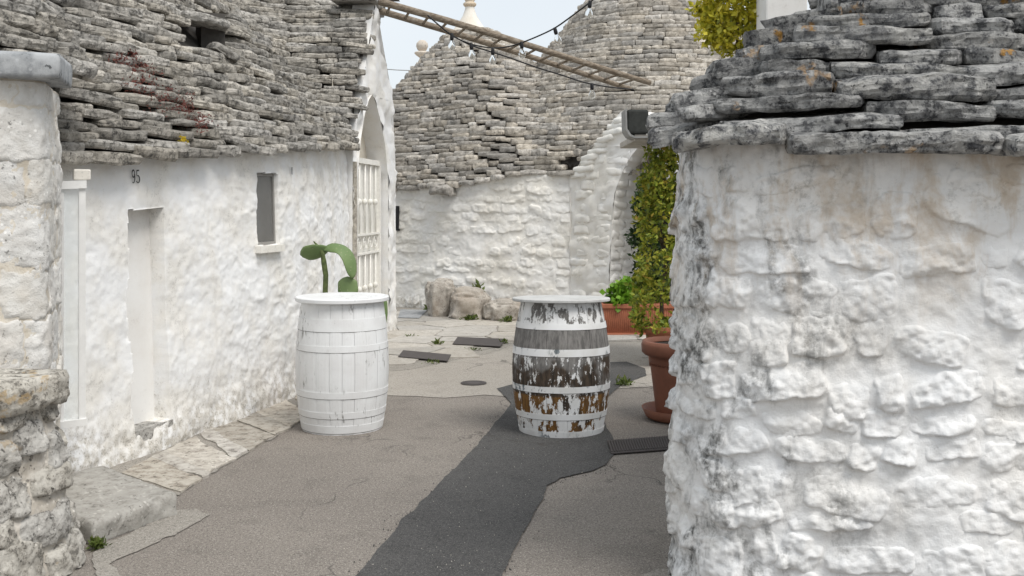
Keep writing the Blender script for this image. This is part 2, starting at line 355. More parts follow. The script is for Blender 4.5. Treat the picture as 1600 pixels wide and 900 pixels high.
def barrel_peel(name, hoop=False):
    t = NT(name); z = t.sep()[2]
    n = t.noise(1, 7, .72, t.P((17, 17, 8.5))); n2 = t.noise(1, 6, .68, t.P((42, 42, 10))); blob = t.noise(4.2, 3, .5)
    def band(a, b, e=.008): return t.mul(t.mr(z, a-e, a+e), t.mr(z, b-e, b+e, 1, 0))
    white = t.mix(t.mr(t.noise(6, 5), .35, .7), (.76, .765, .77), (.66, .655, .64))
    grey = t.mix(t.mr(n2, .35, .65), (.235, .225, .215), (.12, .115, .11))
    brown = t.mix(t.mr(n2, .35, .65), (.085, .06, .042), (.035, .028, .022))
    ochre = t.mix(t.mr(n2, .35, .65), (.21, .105, .028), (.10, .052, .020))
    bare = t.mix(t.mr(z, .31, .33), brown, grey)
    midb = band(.335, .54); bare = t.mix(t.mul(midb, t.mr(blob, .44, .56)), bare, brown)
    bare = t.mix(t.mul(band(.03, .29), t.mr(blob, .38, .48)), bare, ochre)
    if hoop:
        f = t.mul(t.mr(n, .54, .57), t.mr(blob, .46, .56)); bare = t.mix(t.mr(n2, .4, .6), (.22, .25, .27), (.12, .14, .15))
    else:
        thr = t.math('ADD', t.mul(band(.60, .74), -.20), t.mul(band(.34, .56), -.045))   # the upper bands lost most of their paint
        thr = t.math('ADD', thr, t.math('ADD', t.mul(band(0, .125), .012), t.mul(band(.16, .31), -.035)))
        v = t.math('SUBTRACT', t.math('ADD', t.mul(n, .6), t.math('ADD', t.mul(n2, .22), t.mul(blob, .18))), thr)
        f = t.mr(v, .500, .512)
    c = t.mix(f, white, bare)
    return t.out(c, t.mr(f, 0, 1, .5, .85), t.bump(t.math('ADD', t.mul(f, -1), t.mul(n2, .3)), .5, .004), .3)
M['lid_grey'] = flat_mat('weathered_grey_lid', (.50, .50, .49), .7, .14, 10)
M['barrel_peel'] = barrel_peel('peeling_barrel_paint'); M['hoop_peel'] = barrel_peel('peeling_hoop_paint', True)

# ------------------------------------------------------------------ stone slabs
def cube_grid(nx, ny, nz):
    idx = {}; V = []; F = []
    def vid(i, j, k):
        if (i, j, k) not in idx: idx[(i, j, k)] = len(V); V.append((i/nx, j/ny, k/nz))
        return idx[(i, j, k)]
    for i in range(nx):
        for j in range(ny):
            F.append((vid(i, j, 0), vid(i, j+1, 0), vid(i+1, j+1, 0), vid(i+1, j, 0))); F.append((vid(i, j, nz), vid(i+1, j, nz), vid(i+1, j+1, nz), vid(i, j+1, nz)))
    for i in range(nx):
        for k in range(nz):
            F.append((vid(i, 0, k), vid(i+1, 0, k), vid(i+1, 0, k+1), vid(i, 0, k+1))); F.append((vid(i, ny, k), vid(i, ny, k+1), vid(i+1, ny, k+1), vid(i+1, ny, k)))
    for j in range(ny):
        for k in range(nz):
            F.append((vid(0, j, k), vid(0, j, k+1), vid(0, j+1, k+1), vid(0, j+1, k))); F.append((vid(nx, j, k), vid(nx, j+1, k), vid(nx, j+1, k+1), vid(nx, j, k+1)))
    return np.array(V), np.array(F)
_cg = {}
def slab_verts(L, D, T, res, seed, rough=1.0):
    """a rough stone slab: x along -L/2..L/2, y from the front edge 0 back to D, z 0..T"""
    nx, ny, nz = res
    if res not in _cg: _cg[res] = cube_grid(*res)
    U, F = _cg[res]; P = (U-.5)*2
    x, y, z = P[:, 0], P[:, 1], P[:, 2]
    s = seed*3.71; rs = np.random.default_rng(int(abs(seed)*977)+3)
    cz = np.maximum(0, np.abs(z)-.5)/.5; fe = sstep(-.45, -1, y)
    X = x*L/2*(1-.03*cz); Y = (y*.5+.5)*D+fe*cz**1.6*T*.13*(1+.5*z*rs.uniform(-1, 1)); Z = (z*.5+.5)*T
    fr = sstep(.6, -1, y); one = 0*X+s
    out = fbm(np.stack([X/.16+s, one*1.7], -1), 1, 3, .55, True)*.028*rough*min(1, D/.28)
    for sg in (-1, 1):                                       # broken corners and wedge-thin ends
        k = np.clip((x*sg-rs.uniform(.55, .8))/.3, 0, 1); out = out+k*D*rs.uniform(0, .30)*rough
        k2 = np.clip((x*sg-rs.uniform(.2, .7))/.5, 0, 1); Z = T*.5+(Z-T*.5)*(1-k2*rs.uniform(0, .26)*rough)-k2*T*rs.uniform(-.10, .16)*rough
    Y = Y+fr*out
    th = 1+.20*rough*fbm(np.stack([X/.20+s, Y/.22, 0*X], -1), 3, 2, .5, True)
    Z = T*.5+(Z-T*.5)*th+T*.13*rough*fbm(np.stack([X/.26+s, 0*X+5], -1), 5, 2)
    q3 = np.stack([X/.075+s, Y/.075, Z/.045], -1)
    amp = .0105*rough*(T/.08)**.7
    X = X+amp*.6*fbm(q3, 11, 3, .6, True); Y = Y+amp*1.2*fbm(q3, 12, 3, .6, True)*np.maximum(fr, .3); Z = Z+amp*.55*fbm(q3, 13, 3, .6, True)
    if nz >= 6: Y = Y+fr*(T/.08)*rough*(.0065*vnoise(np.stack([Z/.016+s, X/.22, 0*X], -1), 14, True)+.004*vnoise(np.stack([Z/.007+s, X/.11, 0*X], -1), 15, True))*sstep(-.5, -1, y)
    return np.stack([X, Y, Z], -1), F
def variants(n, res, T0, seed0, rough=1.):
    out = []
    for k in range(n):
        V, F = slab_verts(.34, .26, T0, res, seed0+k, rough); V = V/np.array([.34, .26, T0]); out.append((V, F))
    return out

# ------------------------------------------------------------------ roofs as stacked courses that follow contour lines of a height field
def contours(F, xs, ys, lev):
    G = F-lev+1e-7; S = G > 0
    code = S[:-1, :-1]*1+S[1:, :-1]*2+S[1:, 1:]*4+S[:-1, 1:]*8
    adj = {}; pts = {}
    E = {1: [(3, 0)], 2: [(0, 1)], 3: [(3, 1)], 4: [(1, 2)], 5: [(3, 2), (1, 0)], 6: [(0, 2)], 7: [(3, 2)], 8: [(2, 3)], 9: [(2, 0)], 10: [(0, 3), (2, 1)], 11: [(2, 1)], 12: [(1, 3)], 13: [(1, 0)], 14: [(0, 3)]}
    for i, j in zip(*np.nonzero((code > 0) & (code < 15))):
        for a, b in E[int(code[i, j])]:
            ks = []
            for e in (a, b):
                (i0, j0), (i1, j1) = {0: ((i, j), (i+1, j)), 1: ((i+1, j), (i+1, j+1)), 2: ((i, j+1), (i+1, j+1)), 3: ((i, j), (i, j+1))}[e]
                k = (i0, j0, i1, j1)
                if k not in pts:
                    t = G[i0, j0]/(G[i0, j0]-G[i1, j1]); pts[k] = (xs[i0]+t*(xs[i1]-xs[i0]), ys[j0]+t*(ys[j1]-ys[j0]))
                ks.append(k)
            adj.setdefault(ks[0], []).append(ks[1]); adj.setdefault(ks[1], []).append(ks[0])
    used = set(); out = []
    starts = [k for k in adj if len(adj[k]) == 1]+list(adj)
    for s0 in starts:
        if s0 in used: continue
        line = [s0]; used.add(s0); cur = s0
        while True:
            nx = [k for k in adj[cur] if k not in used]
            if not nx: break
            cur = nx[0]; used.add(cur); line.append(cur)
        if len(line) > 4: out.append(np.array([pts[k] for k in line]))
    return out
def bil(A, xs, ys, p):
    i = np.clip((p[0]-xs[0])/(xs[1]-xs[0]), 0, len(xs)-1.001); j = np.clip((p[1]-ys[0])/(ys[1]-ys[0]), 0, len(ys)-1.001)
    a, b = int(i), int(j); u, v = i-a, j-b
    return A[a, b]*(1-u)*(1-v)+A[a+1, b]*u*(1-v)+A[a, b+1]*(1-u)*v+A[a+1, b+1]*u*v
def roof(parent, F, xs, ys, zeave, levels, lrange, D, mat, core_mat, res, nvar, seed, overhang=.09, tilt=6, thick=1.05, unique=False, skip=None, domain_drop=.10, limit=300, rough=1., frame=70, core_min=.1, owner=None, jit=1., over=None, smooth=True):
    """F: height above the eave; owner(x, y) chooses the parent (dict)."""
    rng = np.random.default_rng(seed)
    XX, YY = np.meshgrid(xs, ys, indexing='ij'); GX, GY = np.gradient(F, xs, ys)
    parents = parent if isinstance(parent, dict) else {0: parent}
    cores = {}
    for key, par in parents.items():
        ok = F > core_min
        if owner is not None: ok &= (owner(XX, YY) == key)
        Z = np.maximum(F, -.05)+zeave(XX, YY)-domain_drop
        V = np.stack([XX, YY, Z], -1).reshape(-1, 3); fc = grid_faces(len(xs), len(ys))
        keep = ok.reshape(-1)[fc].all(1); fc = fc[keep]; us = np.unique(fc); mp = np.zeros(len(V), int); mp[us] = np.arange(len(us))
        cores[key] = mk('roof', V[us], mp[fc], core_mat, par, True)
    vars_ = None if unique else variants(nvar, res, .075, seed*13, rough)
    vmesh = {}
    items = []
    for li in range(len(levels)-1):
        lev = levels[li]; cs = levels[li+1]-lev
        for line in contours(F, xs, ys, max(lev, .004)):
            for _ in range(2): line[1:-1] = .25*line[:-2]+.5*line[1:-1]+.25*line[2:]
            seg = np.r_[0, np.cumsum(np.linalg.norm(np.diff(line, axis=0), axis=1))]; L = seg[-1]
            u = -rng.uniform(0, lrange[0])
            while u < L-.06:
                l = rng.uniform(*lrange)
                if rng.random() < .2: l *= .6
                a, b = max(u, 0), min(u+l, L); u += l
                if b-a < .06: continue
                pa = np.array([np.interp(a, seg, line[:, 0]), np.interp(a, seg, line[:, 1])]); pb = np.array([np.interp(b, seg, line[:, 0]), np.interp(b, seg, line[:, 1])])
                m = np.array([np.interp((a+b)/2, seg, line[:, 0]), np.interp((a+b)/2, seg, line[:, 1])]); c = (pa+pb)/2*.5+m*.5
                tx = pb-pa; ln = np.linalg.norm(tx)
                if ln < .05: continue
                tx /= ln; g = np.array([bil(GX, xs, ys, c), bil(GY, xs, ys, c)]); g /= np.linalg.norm(g)+1e-9
                inn = np.array([-tx[1], tx[0]])
                if inn@g < 0: inn = -inn; tx = -tx
                if (c@inn) < -.15*np.linalg.norm(c): continue         # turned away from every place one could stand
                if skip is not None and skip(c, lev, inn): continue
                z = zeave(c[0], c[1])+lev
                p3 = np.array([c[0], c[1], z]); X, Y = w2px(p3)
                if not (-frame < X < 1600+frame and -frame < Y < 900): continue
                items.append((c, tx, inn, z, ln*1.015, cs, lev, li))
    def key_of(it): return 0 if owner is None else int(owner(np.array(it[0][0]), np.array(it[0][1])))
    items = sorted(items, key=lambda it: -it[4]*it[5]/it[0][1]**2)
    count = {}; rest = {}
    for n, (c, tx, inn, z, ln, cs, lev, li) in enumerate(items):
        key = key_of((c,)) if owner is not None else 0
        ang = math.radians(tilt+rng.normal(0, 2.2*jit)); yaw = rng.normal(0, .035*jit); roll = rng.normal(0, .02*jit)
        oh = overhang*(1.0 if li > 0 else 1.3)+rng.normal(0, .014*jit)
        if over is not None: oh += over(c, lev)
        T = cs*thick*rng.uniform(.86, 1.12); dd = D*rng.uniform(.9, 1.1)
        ax = Vector((tx[0], tx[1], 0)); ay = Vector((inn[0], inn[1], 0)); az = Vector((0, 0, 1))
        R = Matrix((ax, ay, az)).transposed() @ Matrix.Rotation(yaw, 3, 'Z') @ Matrix.Rotation(ang, 3, 'X') @ Matrix.Rotation(roll, 3, 'Y')
        org = Vector((c[0]-inn[0]*oh, c[1]-inn[1]*oh, z-math.sin(math.radians(tilt))*.06+rng.normal(0, .006*jit)))
        if unique:
            nx = max(8, int(ln/.0125)); V, Fc = slab_verts(ln, dd, T, (nx, res[1], res[2]), seed+n*.37, rough)
            me = mesh_np('slab', V, Fc, smooth); link('slab', me, mat, cores[key], R.to_4x4().copy() if False else Matrix.Translation(org) @ R.to_4x4())
            continue
        vi = int(rng.integers(nvar))
        Mx = Matrix.Translation(org) @ R.to_4x4() @ Matrix.Diagonal((ln, dd, T, 1))
        if count.get(key, 0) < limit:
            count[key] = count.get(key, 0)+1
            if vi not in vmesh: vmesh[vi] = mesh_np('slab', vars_[vi][0], vars_[vi][1], smooth)
            link('slab', vmesh[vi], mat, cores[key], Mx)
        else:
            V = vars_[vi][0]@np.array(Mx.to_3x3()).T+np.array(Mx.translation); rest.setdefault(key, []).append((V, vars_[vi][1]))
    for key, L in rest.items():
        off = 0; VV = []; FF = []
        for V, Fc in L: VV.append(V); FF.append(Fc+off); off += len(V)
        o = mk('upper_slabs', np.concatenate(VV), np.concatenate(FF), mat, cores[key], smooth); o['kind'] = 'stuff'
    return cores

# ------------------------------------------------------------------ whitewashed rubble walls
class Path:
    def __init__(s, pts, side, smooth=3, step=.02):
        P = np.asarray(pts, float)
        for _ in range(smooth):
            Q = [P[0]]
            for a, b in zip(P[:-1], P[1:]): Q += [a*.75+b*.25, a*.25+b*.75]
            P = np.array(Q+[P[-1]])
        u = np.r_[0, np.cumsum(np.linalg.norm(np.diff(P, axis=0), axis=1))]; n = int(u[-1]/step)+2
        s.u = np.linspace(0, u[-1], n); s.P = np.stack([np.interp(s.u, u, P[:, k]) for k in (0, 1)], -1); s.L = u[-1]
        T = np.gradient(s.P, axis=0); T /= np.linalg.norm(T, axis=1)[:, None]; s.T = T
        s.N = np.stack([T[:, 1], -T[:, 0]], -1)*side        # side=1: outward on the right of the direction of travel
    def at(s, u):
        u = np.asarray(u, float); g = lambda A: np.stack([np.interp(u, s.u, A[:, k]) for k in (0, 1)], -1)
        return g(s.P), g(s.N)
    def px(s, x):
        X = HX+FPX*s.P[:, 0]/s.P[:, 1]; k = np.nonzero(np.diff(np.sign(X-x)))[0]
        k = k[0] if len(k) else int(np.argmin(abs(X-x))); return s.u[k]
    def dist(s, XX, YY):
        best = np.full(XX.shape, 1e9); sg = np.zeros(XX.shape)
        for i in range(0, len(s.P), 3):
            dx = XX-s.P[i, 0]; dy = YY-s.P[i, 1]; d = dx*dx+dy*dy; m = d < best
            best = np.where(m, d, best); sg = np.where(m, -(dx*s.N[i, 0]+dy*s.N[i, 1]), sg)
        return np.sqrt(best)*np.sign(sg)
EDGE = .88
def stone_field(st, U, Z):
    uc, zc, a, b, rot, amp, tilt, seed, pw = st
    x = U-uc; y = Z-zc; c, s_ = math.cos(rot), math.sin(rot); x, y = x*c+y*s_, -x*s_+y*c
    q = np.stack([U/.09+seed, Z/.09, 0*U], -1); sc = min(a, b)
    x = x+sc*.30*fbm(q, 21, 3, .5, True); y = y+sc*.30*fbm(q+31.7, 22, 3, .5, True)
    r = (np.abs(x/a)**pw+np.abs(y/b)**pw)**(1/pw)
    rs = np.random.default_rng(int(seed*1000)); fac = 1.0+0*U
    for k in range(4):
        th = rs.uniform(0, 6.28); g = rs.uniform(.35, 1.0); fac = np.minimum(fac, rs.uniform(.95, 1.35)+g*(math.cos(th)*x/a+math.sin(th)*y/b))
    drop = np.clip(.80-(.10+.42*tilt)*y/b, .15, 1.35)
    h = amp*sstep(1.0, EDGE, r)*np.clip(fac, .2, 1.12)*drop+min(amp, .03)*.34*fbm(q*2.3, 23, 4, .62, True)*sstep(1, .9, r)
    h = np.where(r > 1, -.9*(r-1)*sc, h)
    return h, r
def rubble_layout(L0, L1, z0, z1, hr, wr, rng, amp, skip=.1, rot=.12, tilt=(.1, .6), fill=.47, pw=(2.4, 4), hole=None):
    out = []; z = z0
    while z < z1:
        h = rng.uniform(*hr); u = L0-rng.uniform(0, wr[1])
        while u < L1:
            w_ = rng.uniform(*wr)
            if rng.random() < .25: w_ *= .6
            hh = h*rng.uniform(.72, 1.15); zc = z+h/2+rng.normal(0, h*.14)
            st = (u+w_/2, zc, w_*fill, hh*fill, rng.normal(0, rot), rng.uniform(*amp), rng.uniform(*tilt), float(rng.uniform(0, 50)), rng.uniform(*pw))
            u += w_
            if rng.random() < skip or (hole is not None and hole(st)): continue
            out.append(st)
        z += h
    return out
def wall(name, parent, path, z0, ztop, du, dz, mat, stones=(), stone_mat_=None, batter=0., low=.012, fine=.004, relief=None, hole=None, hole_depth=.14, fillet=.75, split=None, stone_step=None, u0=0, u1=None, names=('wall', 'stone'), blur_m=.03, limit=300):
    """ztop: function of u. returns plaster object(s); stones become its children"""
    u1 = path.L if u1 is None else u1
    us = np.arange(u0, u1+du, du); H = max(float(ztop(x)) for x in (u0, (u0+u1)/2, u1)); nv = int((H-z0)/dz)+2; v = np.linspace(0, 1, nv)
    zt = np.array([float(ztop(x)) for x in us]); U = np.repeat(us[:, None], nv, 1); Z = z0+(zt[:, None]-z0)*v[None, :]
    def base(U, Z):
        q = np.stack([U, Z, 0*U], -1); return low*fbm(q*2.2, 41, 3)+(relief(U, Z) if relief is not None else 0)
    def pos(U, Z, h):
        p, n = path.at(U); off = h-batter*(Z-z0); return np.stack([p[..., 0]+n[..., 0]*off, p[..., 1]+n[..., 1]*off, Z], -1)
    Hs = np.zeros_like(U)
    for st in stones:
        R = max(st[2], st[3])*1.25; i0, i1 = np.searchsorted(us, [st[0]-R, st[0]+R])
        if i1 <= i0: continue
        h, r = stone_field(st, U[i0:i1], Z[i0:i1]); Hs[i0:i1] = np.maximum(Hs[i0:i1], np.maximum(h, 0))
    n = max(1, int(blur_m/du)); Hb = blur(Hs, n) if len(stones) else Hs
    Hp = base(U, Z)+fillet*np.minimum(Hb, Hs*.9+.006)+fine*fbm(np.stack([U, Z, 0*U], -1)/.045, 43, 4)
    Pw = pos(U, Z, Hp); fc = grid_faces(len(us), nv)
    if path_flip(path): fc = fc[:, ::-1]
    cu = (U[:-1, :-1]+U[1:, 1:])/2; cz = (Z[:-1, :-1]+Z[1:, 1:])/2
    hm = np.zeros(cu.shape, bool)
    if hole is not None: hm = hole(cu, cz)
    V = Pw.reshape(-1, 3); keep = ~hm.reshape(-1); fcs = [fc[keep]]
    if hm.any():      # reveals: extrude the rim of the opening inwards
        Pin = pos(U, Z, np.minimum(Hp, 0)*0-hole_depth).reshape(-1, 3); N0 = len(V); V = np.concatenate([V, Pin]); rf = []
        idx = lambda i, j: i*nv+j
        A, B = hm.shape
        for i in range(A):
            for j in range(B):
                if not hm[i, j]: continue
                for di, dj, (p, q) in ((-1, 0, (idx(i, j), idx(i, j+1))), (1, 0, (idx(i+1, j), idx(i+1, j+1))), (0, -1, (idx(i, j), idx(i+1, j))), (0, 1, (idx(i, j+1), idx(i+1, j+1)))):
                    a, b = i+di, j+dj
                    if a < 0 or b < 0 or a >= A or b >= B or not hm[a, b]: rf.append((p, q, q+N0, p+N0))
        fcs.append(np.array(rf))
    F = np.concatenate(fcs)
    objs = {}
    if split is None: parts = {0: (parent, np.ones(len(F), bool))}
    else:
        us_split, pars = split; cx = V[F].mean(1); ua = np.repeat(us, nv); fu = ua[np.minimum(F[:, 0], len(ua)-1)]
        parts = {0: (pars[0], fu < us_split), 1: (pars[1], fu >= us_split)}
    for k, (par, m) in parts.items():
        f = F[m]; uq = np.unique(f); mp = np.zeros(len(V), int); mp[uq] = np.arange(len(uq)); objs[k] = mk(names[0], V[uq], mp[f], mat, par, True)
    ss = stone_step or du; cnt = {}; restV = {}
    order = sorted(stones, key=lambda s: -s[2]*s[3]*s[5])
    for st in order:
        R = max(st[2], st[3])*1.2; a = np.arange(-st[2]*1.3-.02, st[2]*1.3+.02+ss, ss); b = np.arange(-st[3]*1.35-.02, st[3]*1.35+.02+ss, ss)
        SU, SZ = np.meshgrid(a+st[0], b+st[1], indexing='ij')
        h, r = stone_field(st, SU, SZ); f = grid_faces(len(a), len(b)); f = f[:, ::-1] if path_flip(path) else f
        zt_ = np.interp(SU, us, zt)
        good = ((r < 1.16) & (SU > u0) & (SU < u1) & (SZ < zt_-.004) & (SZ > z0)).reshape(-1); f = f[good[f].all(1)]
        if len(f) < 6: continue
        Vs = pos(SU, SZ, base(SU, SZ)+np.where(r > 1, np.maximum(h, -.02), h)+fine*.7*fbm(np.stack([SU, SZ, 0*SU], -1)/.045, 43, 4)).reshape(-1, 3)
        uq = np.unique(f); mp = np.zeros(len(Vs), int); mp[uq] = np.arange(len(uq))
        k = 0 if split is None else int(st[0] >= split[0])
        cnt[k] = cnt.get(k, 0)+1
        if cnt[k] <= limit: mk(names[1], Vs[uq], mp[f], stone_mat_ or mat, objs[k], True)
        else: restV.setdefault(k, []).append((Vs[uq], mp[f]))
    for k, Ls in restV.items():
        off = 0; VV = []; FF = []
        for Vv, Ff in Ls: VV.append(Vv); FF.append(Ff+off); off += len(Vv)
        o = mk('small_'+names[1]+'s', np.concatenate(VV), np.concatenate(FF), stone_mat_ or mat, objs[k], True); o['kind'] = 'stuff'
    return objs, pos, base
def path_flip(path): return getattr(path, 'flip', False)

# ================================================================== THE SETTING: ground, road, paving
def sheet(name, poly, z, mat, jitter=0, step=.06, seed=0, kind='structure', thick=0, parent=None):
    P = []
    n = len(poly)
    for i in range(n):
        a = np.array(poly[i], float); b = np.array(poly[(i+1) % n], float); k = max(1, int(np.linalg.norm(b-a)/step)) if jitter else 1
        for t in range(k): P.append(a+(b-a)*t/k)
    P = np.array(P)
    if jitter:
        q = np.concatenate([P*6+seed, np.zeros((len(P), 1))], -1); q2 = np.concatenate([P*28+seed, np.zeros((len(P), 1))], -1)
        P = P+jitter*np.stack([fbm(q, 51, 3), fbm(q, 52, 3)], -1)+jitter*.35*np.stack([vnoise(q2, 53), vnoise(q2, 54)], -1)
    tri = tessellate_polygon([[Vector((p[0], p[1], 0)) for p in P]])
    V = [(p[0], p[1], z) for p in P]; F = []
    for t in tri:
        a, b, c = (P[i] for i in t); cr = (b[0]-a[0])*(c[1]-a[1])-(b[1]-a[1])*(c[0]-a[0]); F.append(t if cr > 0 else t[::-1])
    if thick:
        nP = len(P); V += [(p[0], p[1], z-thick) for p in P]; area = sum(P[i][0]*P[(i+1) % nP][1]-P[(i+1) % nP][0]*P[i][1] for i in range(nP))
        for i in range(nP):
            j = (i+1) % nP; F.append((j, i, i+nP, j+nP) if area > 0 else (i, j, j+nP, i+nP))
    o = mk(name, V, F, mat, parent, False)
    if kind: o['kind'] = kind
    return o
G = lambda *pts: [gnd(*p) for p in pts]
sheet('ground', [(-900, -300), (900, -300), (900, 2500), (-900, 2500)], -.03, M['ground'])
sheet('road', [(-6, -4), (6, -4), (6, 13), (-6, 13)], 0, M['asphalt'])
sheet('worn_road', G((600, 618), (700, 622), (760, 618), (800, 620), (880, 606), (965, 607), (1045, 603), (1100, 603))+[(3.2, 12.6), (-2.6, 12.6), (-2.3, 9.5)], .004, M['asphalt_pale'], .03, .12, 3)
sheet('road_patch', [gnd(300, 1200), gnd(552, 907)]+G((585, 868), (618, 832), (627, 812), (645, 800), (692, 752), (742, 702), (748, 693), (775, 662), (800, 632), (776, 608), (800, 602), (822, 600), (870, 580), (930, 568), (980, 566), (1008, 577), (1010, 588), (975, 600), (950, 622), (945, 660), (958, 690), (962, 708), (945, 728), (925, 737), (875, 748), (856, 760), (842, 790), (818, 834), (792, 885), (782, 905))+[gnd(660, 1200)], .008, M['asphalt_dark'], .008, .03, 8)
sheet('concrete_lip', G((140, 915), (150, 868), (180, 845), (270, 800), (300, 797), (320, 806), (292, 826), (245, 850), (205, 868), (172, 884), (186, 900), (196, 915)), .005, M['concrete'], .03, .03, 5)
sheet('kerb_sliver', G((1000, 902), (1032, 892), (1060, 892), (1060, 915), (1000, 915)), .009, M['concrete'], .01, .03, 6)
sheet('yard', [(-2.6, 9.6), (-1.0, 10.1), (-.2, 11.3), (.1, 12.2), (3.4, 12.2), (3.4, 17), (-4, 17.5)], .006, M['concrete'], .03, .1, 9)
# irregular flagstones in front of the far house
yard_pave = None
rng = np.random.default_rng(21)
def clip(poly, p, n):
    out = []
    for i in range(len(poly)):
        a, b = poly[i], poly[(i+1) % len(poly)]; da, db = (a-p)@n, (b-p)@n
        if da <= 0: out.append(a)
        if da*db < 0: out.append(a+(b-a)*da/(da-db))
    return out
seeds = []
for X in np.arange(-1.9, 2.0, .62):
    for Y in np.arange(10.2, 15.9, .55): seeds.append(np.array([X+rng.uniform(-.24, .24), Y+rng.uniform(-.2, .2)]))
def in_yard(p):
    x, y = p
    lim = np.interp(x, [-1.9, -1.17, -.24, .1, 2.2], [9.6, 10.25, 11.3, 12.2, 12.2]); return y > lim+.12 and y < 15.6 and x > -1.75
pav = sheet('paved_yard', [(-1.75, 10.3), (-.3, 11.5), (.2, 12.4), (2.0, 12.4), (2.0, 15.2), (-1.9, 15.8)], .009, M['concrete'])
for i, s in enumerate(seeds):
    if not in_yard(s): continue
    poly = [s+np.array(v) for v in ((-.6, -.6), (.6, -.6), (.6, .6), (-.6, .6))]
    for k, t in enumerate(seeds):
        if k != i and np.linalg.norm(t-s) < 1.4:
            d = t-s; poly = clip(poly, (s+t)/2-d/np.linalg.norm(d)*.007, d/np.linalg.norm(d))
            if len(poly) < 3: break
    if len(poly) >= 3: sheet('flagstone', poly, .016+rng.uniform(0, .008), M['flag'], .012, .06, i, None, .02, pav)
# flat limestone strip along the left wall
edge = G((222, 742), (470, 622)); 
strip = sheet('edge_strip', G((150, 770), (280, 775), (350, 728), (440, 678), (478, 655), (540, 605), (440, 590), (300, 655), (200, 690), (130, 730)), .006, M['concrete'], .02, .05, 12)
ia = [np.array(gnd(*p)) for p in ((190, 742), (290, 690), (372, 650), (480, 600))]; ob = [np.array(gnd(*p)) for p in ((278, 772), (345, 731), (442, 676), (505, 640))]
def lerp(Ps, t):
    t = t*(len(Ps)-1); k = min(int(t), len(Ps)-2); return Ps[k]+(Ps[k+1]-Ps[k])*(t-k)
ts = [0, .17, .24, .40, .47, .62, .72, .87, 1]
for k in range(8):
    a, b = ts[k]+.002, ts[k+1]-.002; sk = rng.uniform(-.035, .035)
    sheet('strip_stone', [lerp(ob, a), lerp(ob, b), lerp(ia, min(1, b+sk)), lerp(ia, max(0, a+sk))], .012+rng.uniform(0, .005), M['strip'], .016, .04, 30+k, None, .02, strip)
# drain covers and manhole
def grate(name, label, poly, z, slots, mat=None, group=None):
    P = [np.array(p) for p in poly]; t = thing(name, label, 'drain cover', (*(sum(P)/len(P)), z), group)
    mb = MB(); bot = [(p[0], p[1], z) for p in P]; top = [(p[0], p[1], z+.006) for p in P]
    mb.add(bot+top, [(4, 5, 6, 7), (0, 1, 5, 4), (1, 2, 6, 5), (2, 3, 7, 6), (3, 0, 4, 7)]); mb.build('plate', mat or M['grate'], t)
    for k in range(slots):
        u0, u1 = (k+.25)/slots, (k+.7)/slots
        f = lambda u, v: (P[0]*(1-u)+P[1]*u)*(1-v)+(P[3]*(1-u)+P[2]*u)*v
        q = [f(u0, .06), f(u1, .06), f(u1, .94), f(u0, .94)]; b_ = MB()
        b_.add([(p[0], p[1], z+.005) for p in q]+[(p[0], p[1], z+.014) for p in q], [(4, 5, 6, 7), (0, 1, 5, 4), (1, 2, 6, 5), (2, 3, 7, 6), (3, 0, 4, 7)]); b_.build('bar', mat or M['grate'], t)
grate('drain_grate', 'ribbed dark iron drain grate beside the right stone wall', G((955, 712), (1060, 704), (1052, 684), (948, 692)), .010, 26)
grate('drain_cover', 'dark rectangular drain cover nearer the white barrel', G((622, 561), (699, 568), (705, 558), (630, 551)), .022, 0)
grate('drain_cover', 'dark rectangular drain cover nearer the boulders', G((707, 541), (782, 545), (791, 533), (715, 530)), .022, 0)
grate('pale_slab', 'pale blue-grey square slab at the foot of the far wall', G((622, 499), (655, 500), (668, 487), (626, 486)), .022, 0, M['coping'])
mh = thing('manhole_cover', 'small round iron cover set in the pale asphalt between barrels', 'manhole cover', (*gnd(740, 600), .01))
c0 = gnd(740, 600); MB().lathe([(.09, 0), (.09, .004), (.075, .004), (.072, .001), (.07, .001), (.066, .004), (0.001, .004)], (c0[0], c0[1], .010), 28).build('lid', M['grate'], mh); MB().lathe([(.115, 0), (.115, .003), (.095, .003), (.095, 0)], (c0[0], c0[1], .010), 28).build('rim', M['grate'], mh)

# ================================================================== RIGHT TRULLO (near)
Rt = thing('trullo_hut', 'near whitewashed stone hut filling the right side under thick grey slabs', 'hut', (1.9, 5.0, 0))
RP = Path([(1.70, 7.2), (1.05, 5.5), (.73, 4.75), (.635, 4.40), (.79, 4.07), (1.35, 3.93), (2.2, 3.86), (3.3, 3.9)], 1, 3); RP.flip = False
# travelling from the back, the outside is on the right-hand (camera) side
u_sil = float(RP.px(1062)); uA = 2.3
rng = np.random.default_rng(5)
stR = rubble_layout(1.9, 4.9, .02, 1.70, (.105, .19), (.13, .38), rng, (.016, .034), .03, .17, (.1, .9), .50, (2.8, 6.5))
zeR = lambda x: 1.765+.012*np.sin(x*2.5)+np.interp(x, [.5, .8, 1.2, 1.7], [.06, .05, .02, 0])
wall('wall', Rt, RP, 0, lambda u: float(zeR(RP.at(np.array(u))[0][0]))+.045, .008, .008, M['wash_right'], stR, None, .028, .022, .0045, None, None, .1, .8, None, .0075, 1.75, 5.0, ('wall', 'stone'), .03)
xs = np.arange(.2, 4.2, .03); ys = np.arange(3.3, 8.2, .03); XX, YY = np.meshgrid(xs, ys, indexing='ij')
dR = RP.dist(XX, YY); nR = fbm(np.stack([XX, YY, 0*XX], -1)*1.3, 71, 2)
FR = np.where(dR > -.02, 1.0*dR+.02*nR*sstep(0, .4, dR), -.2); FR = np.where((YY > 7.0) | (XX > 4.05), -.2, FR)
lev = [0, .085]; 
rr = np.random.default_rng(3)
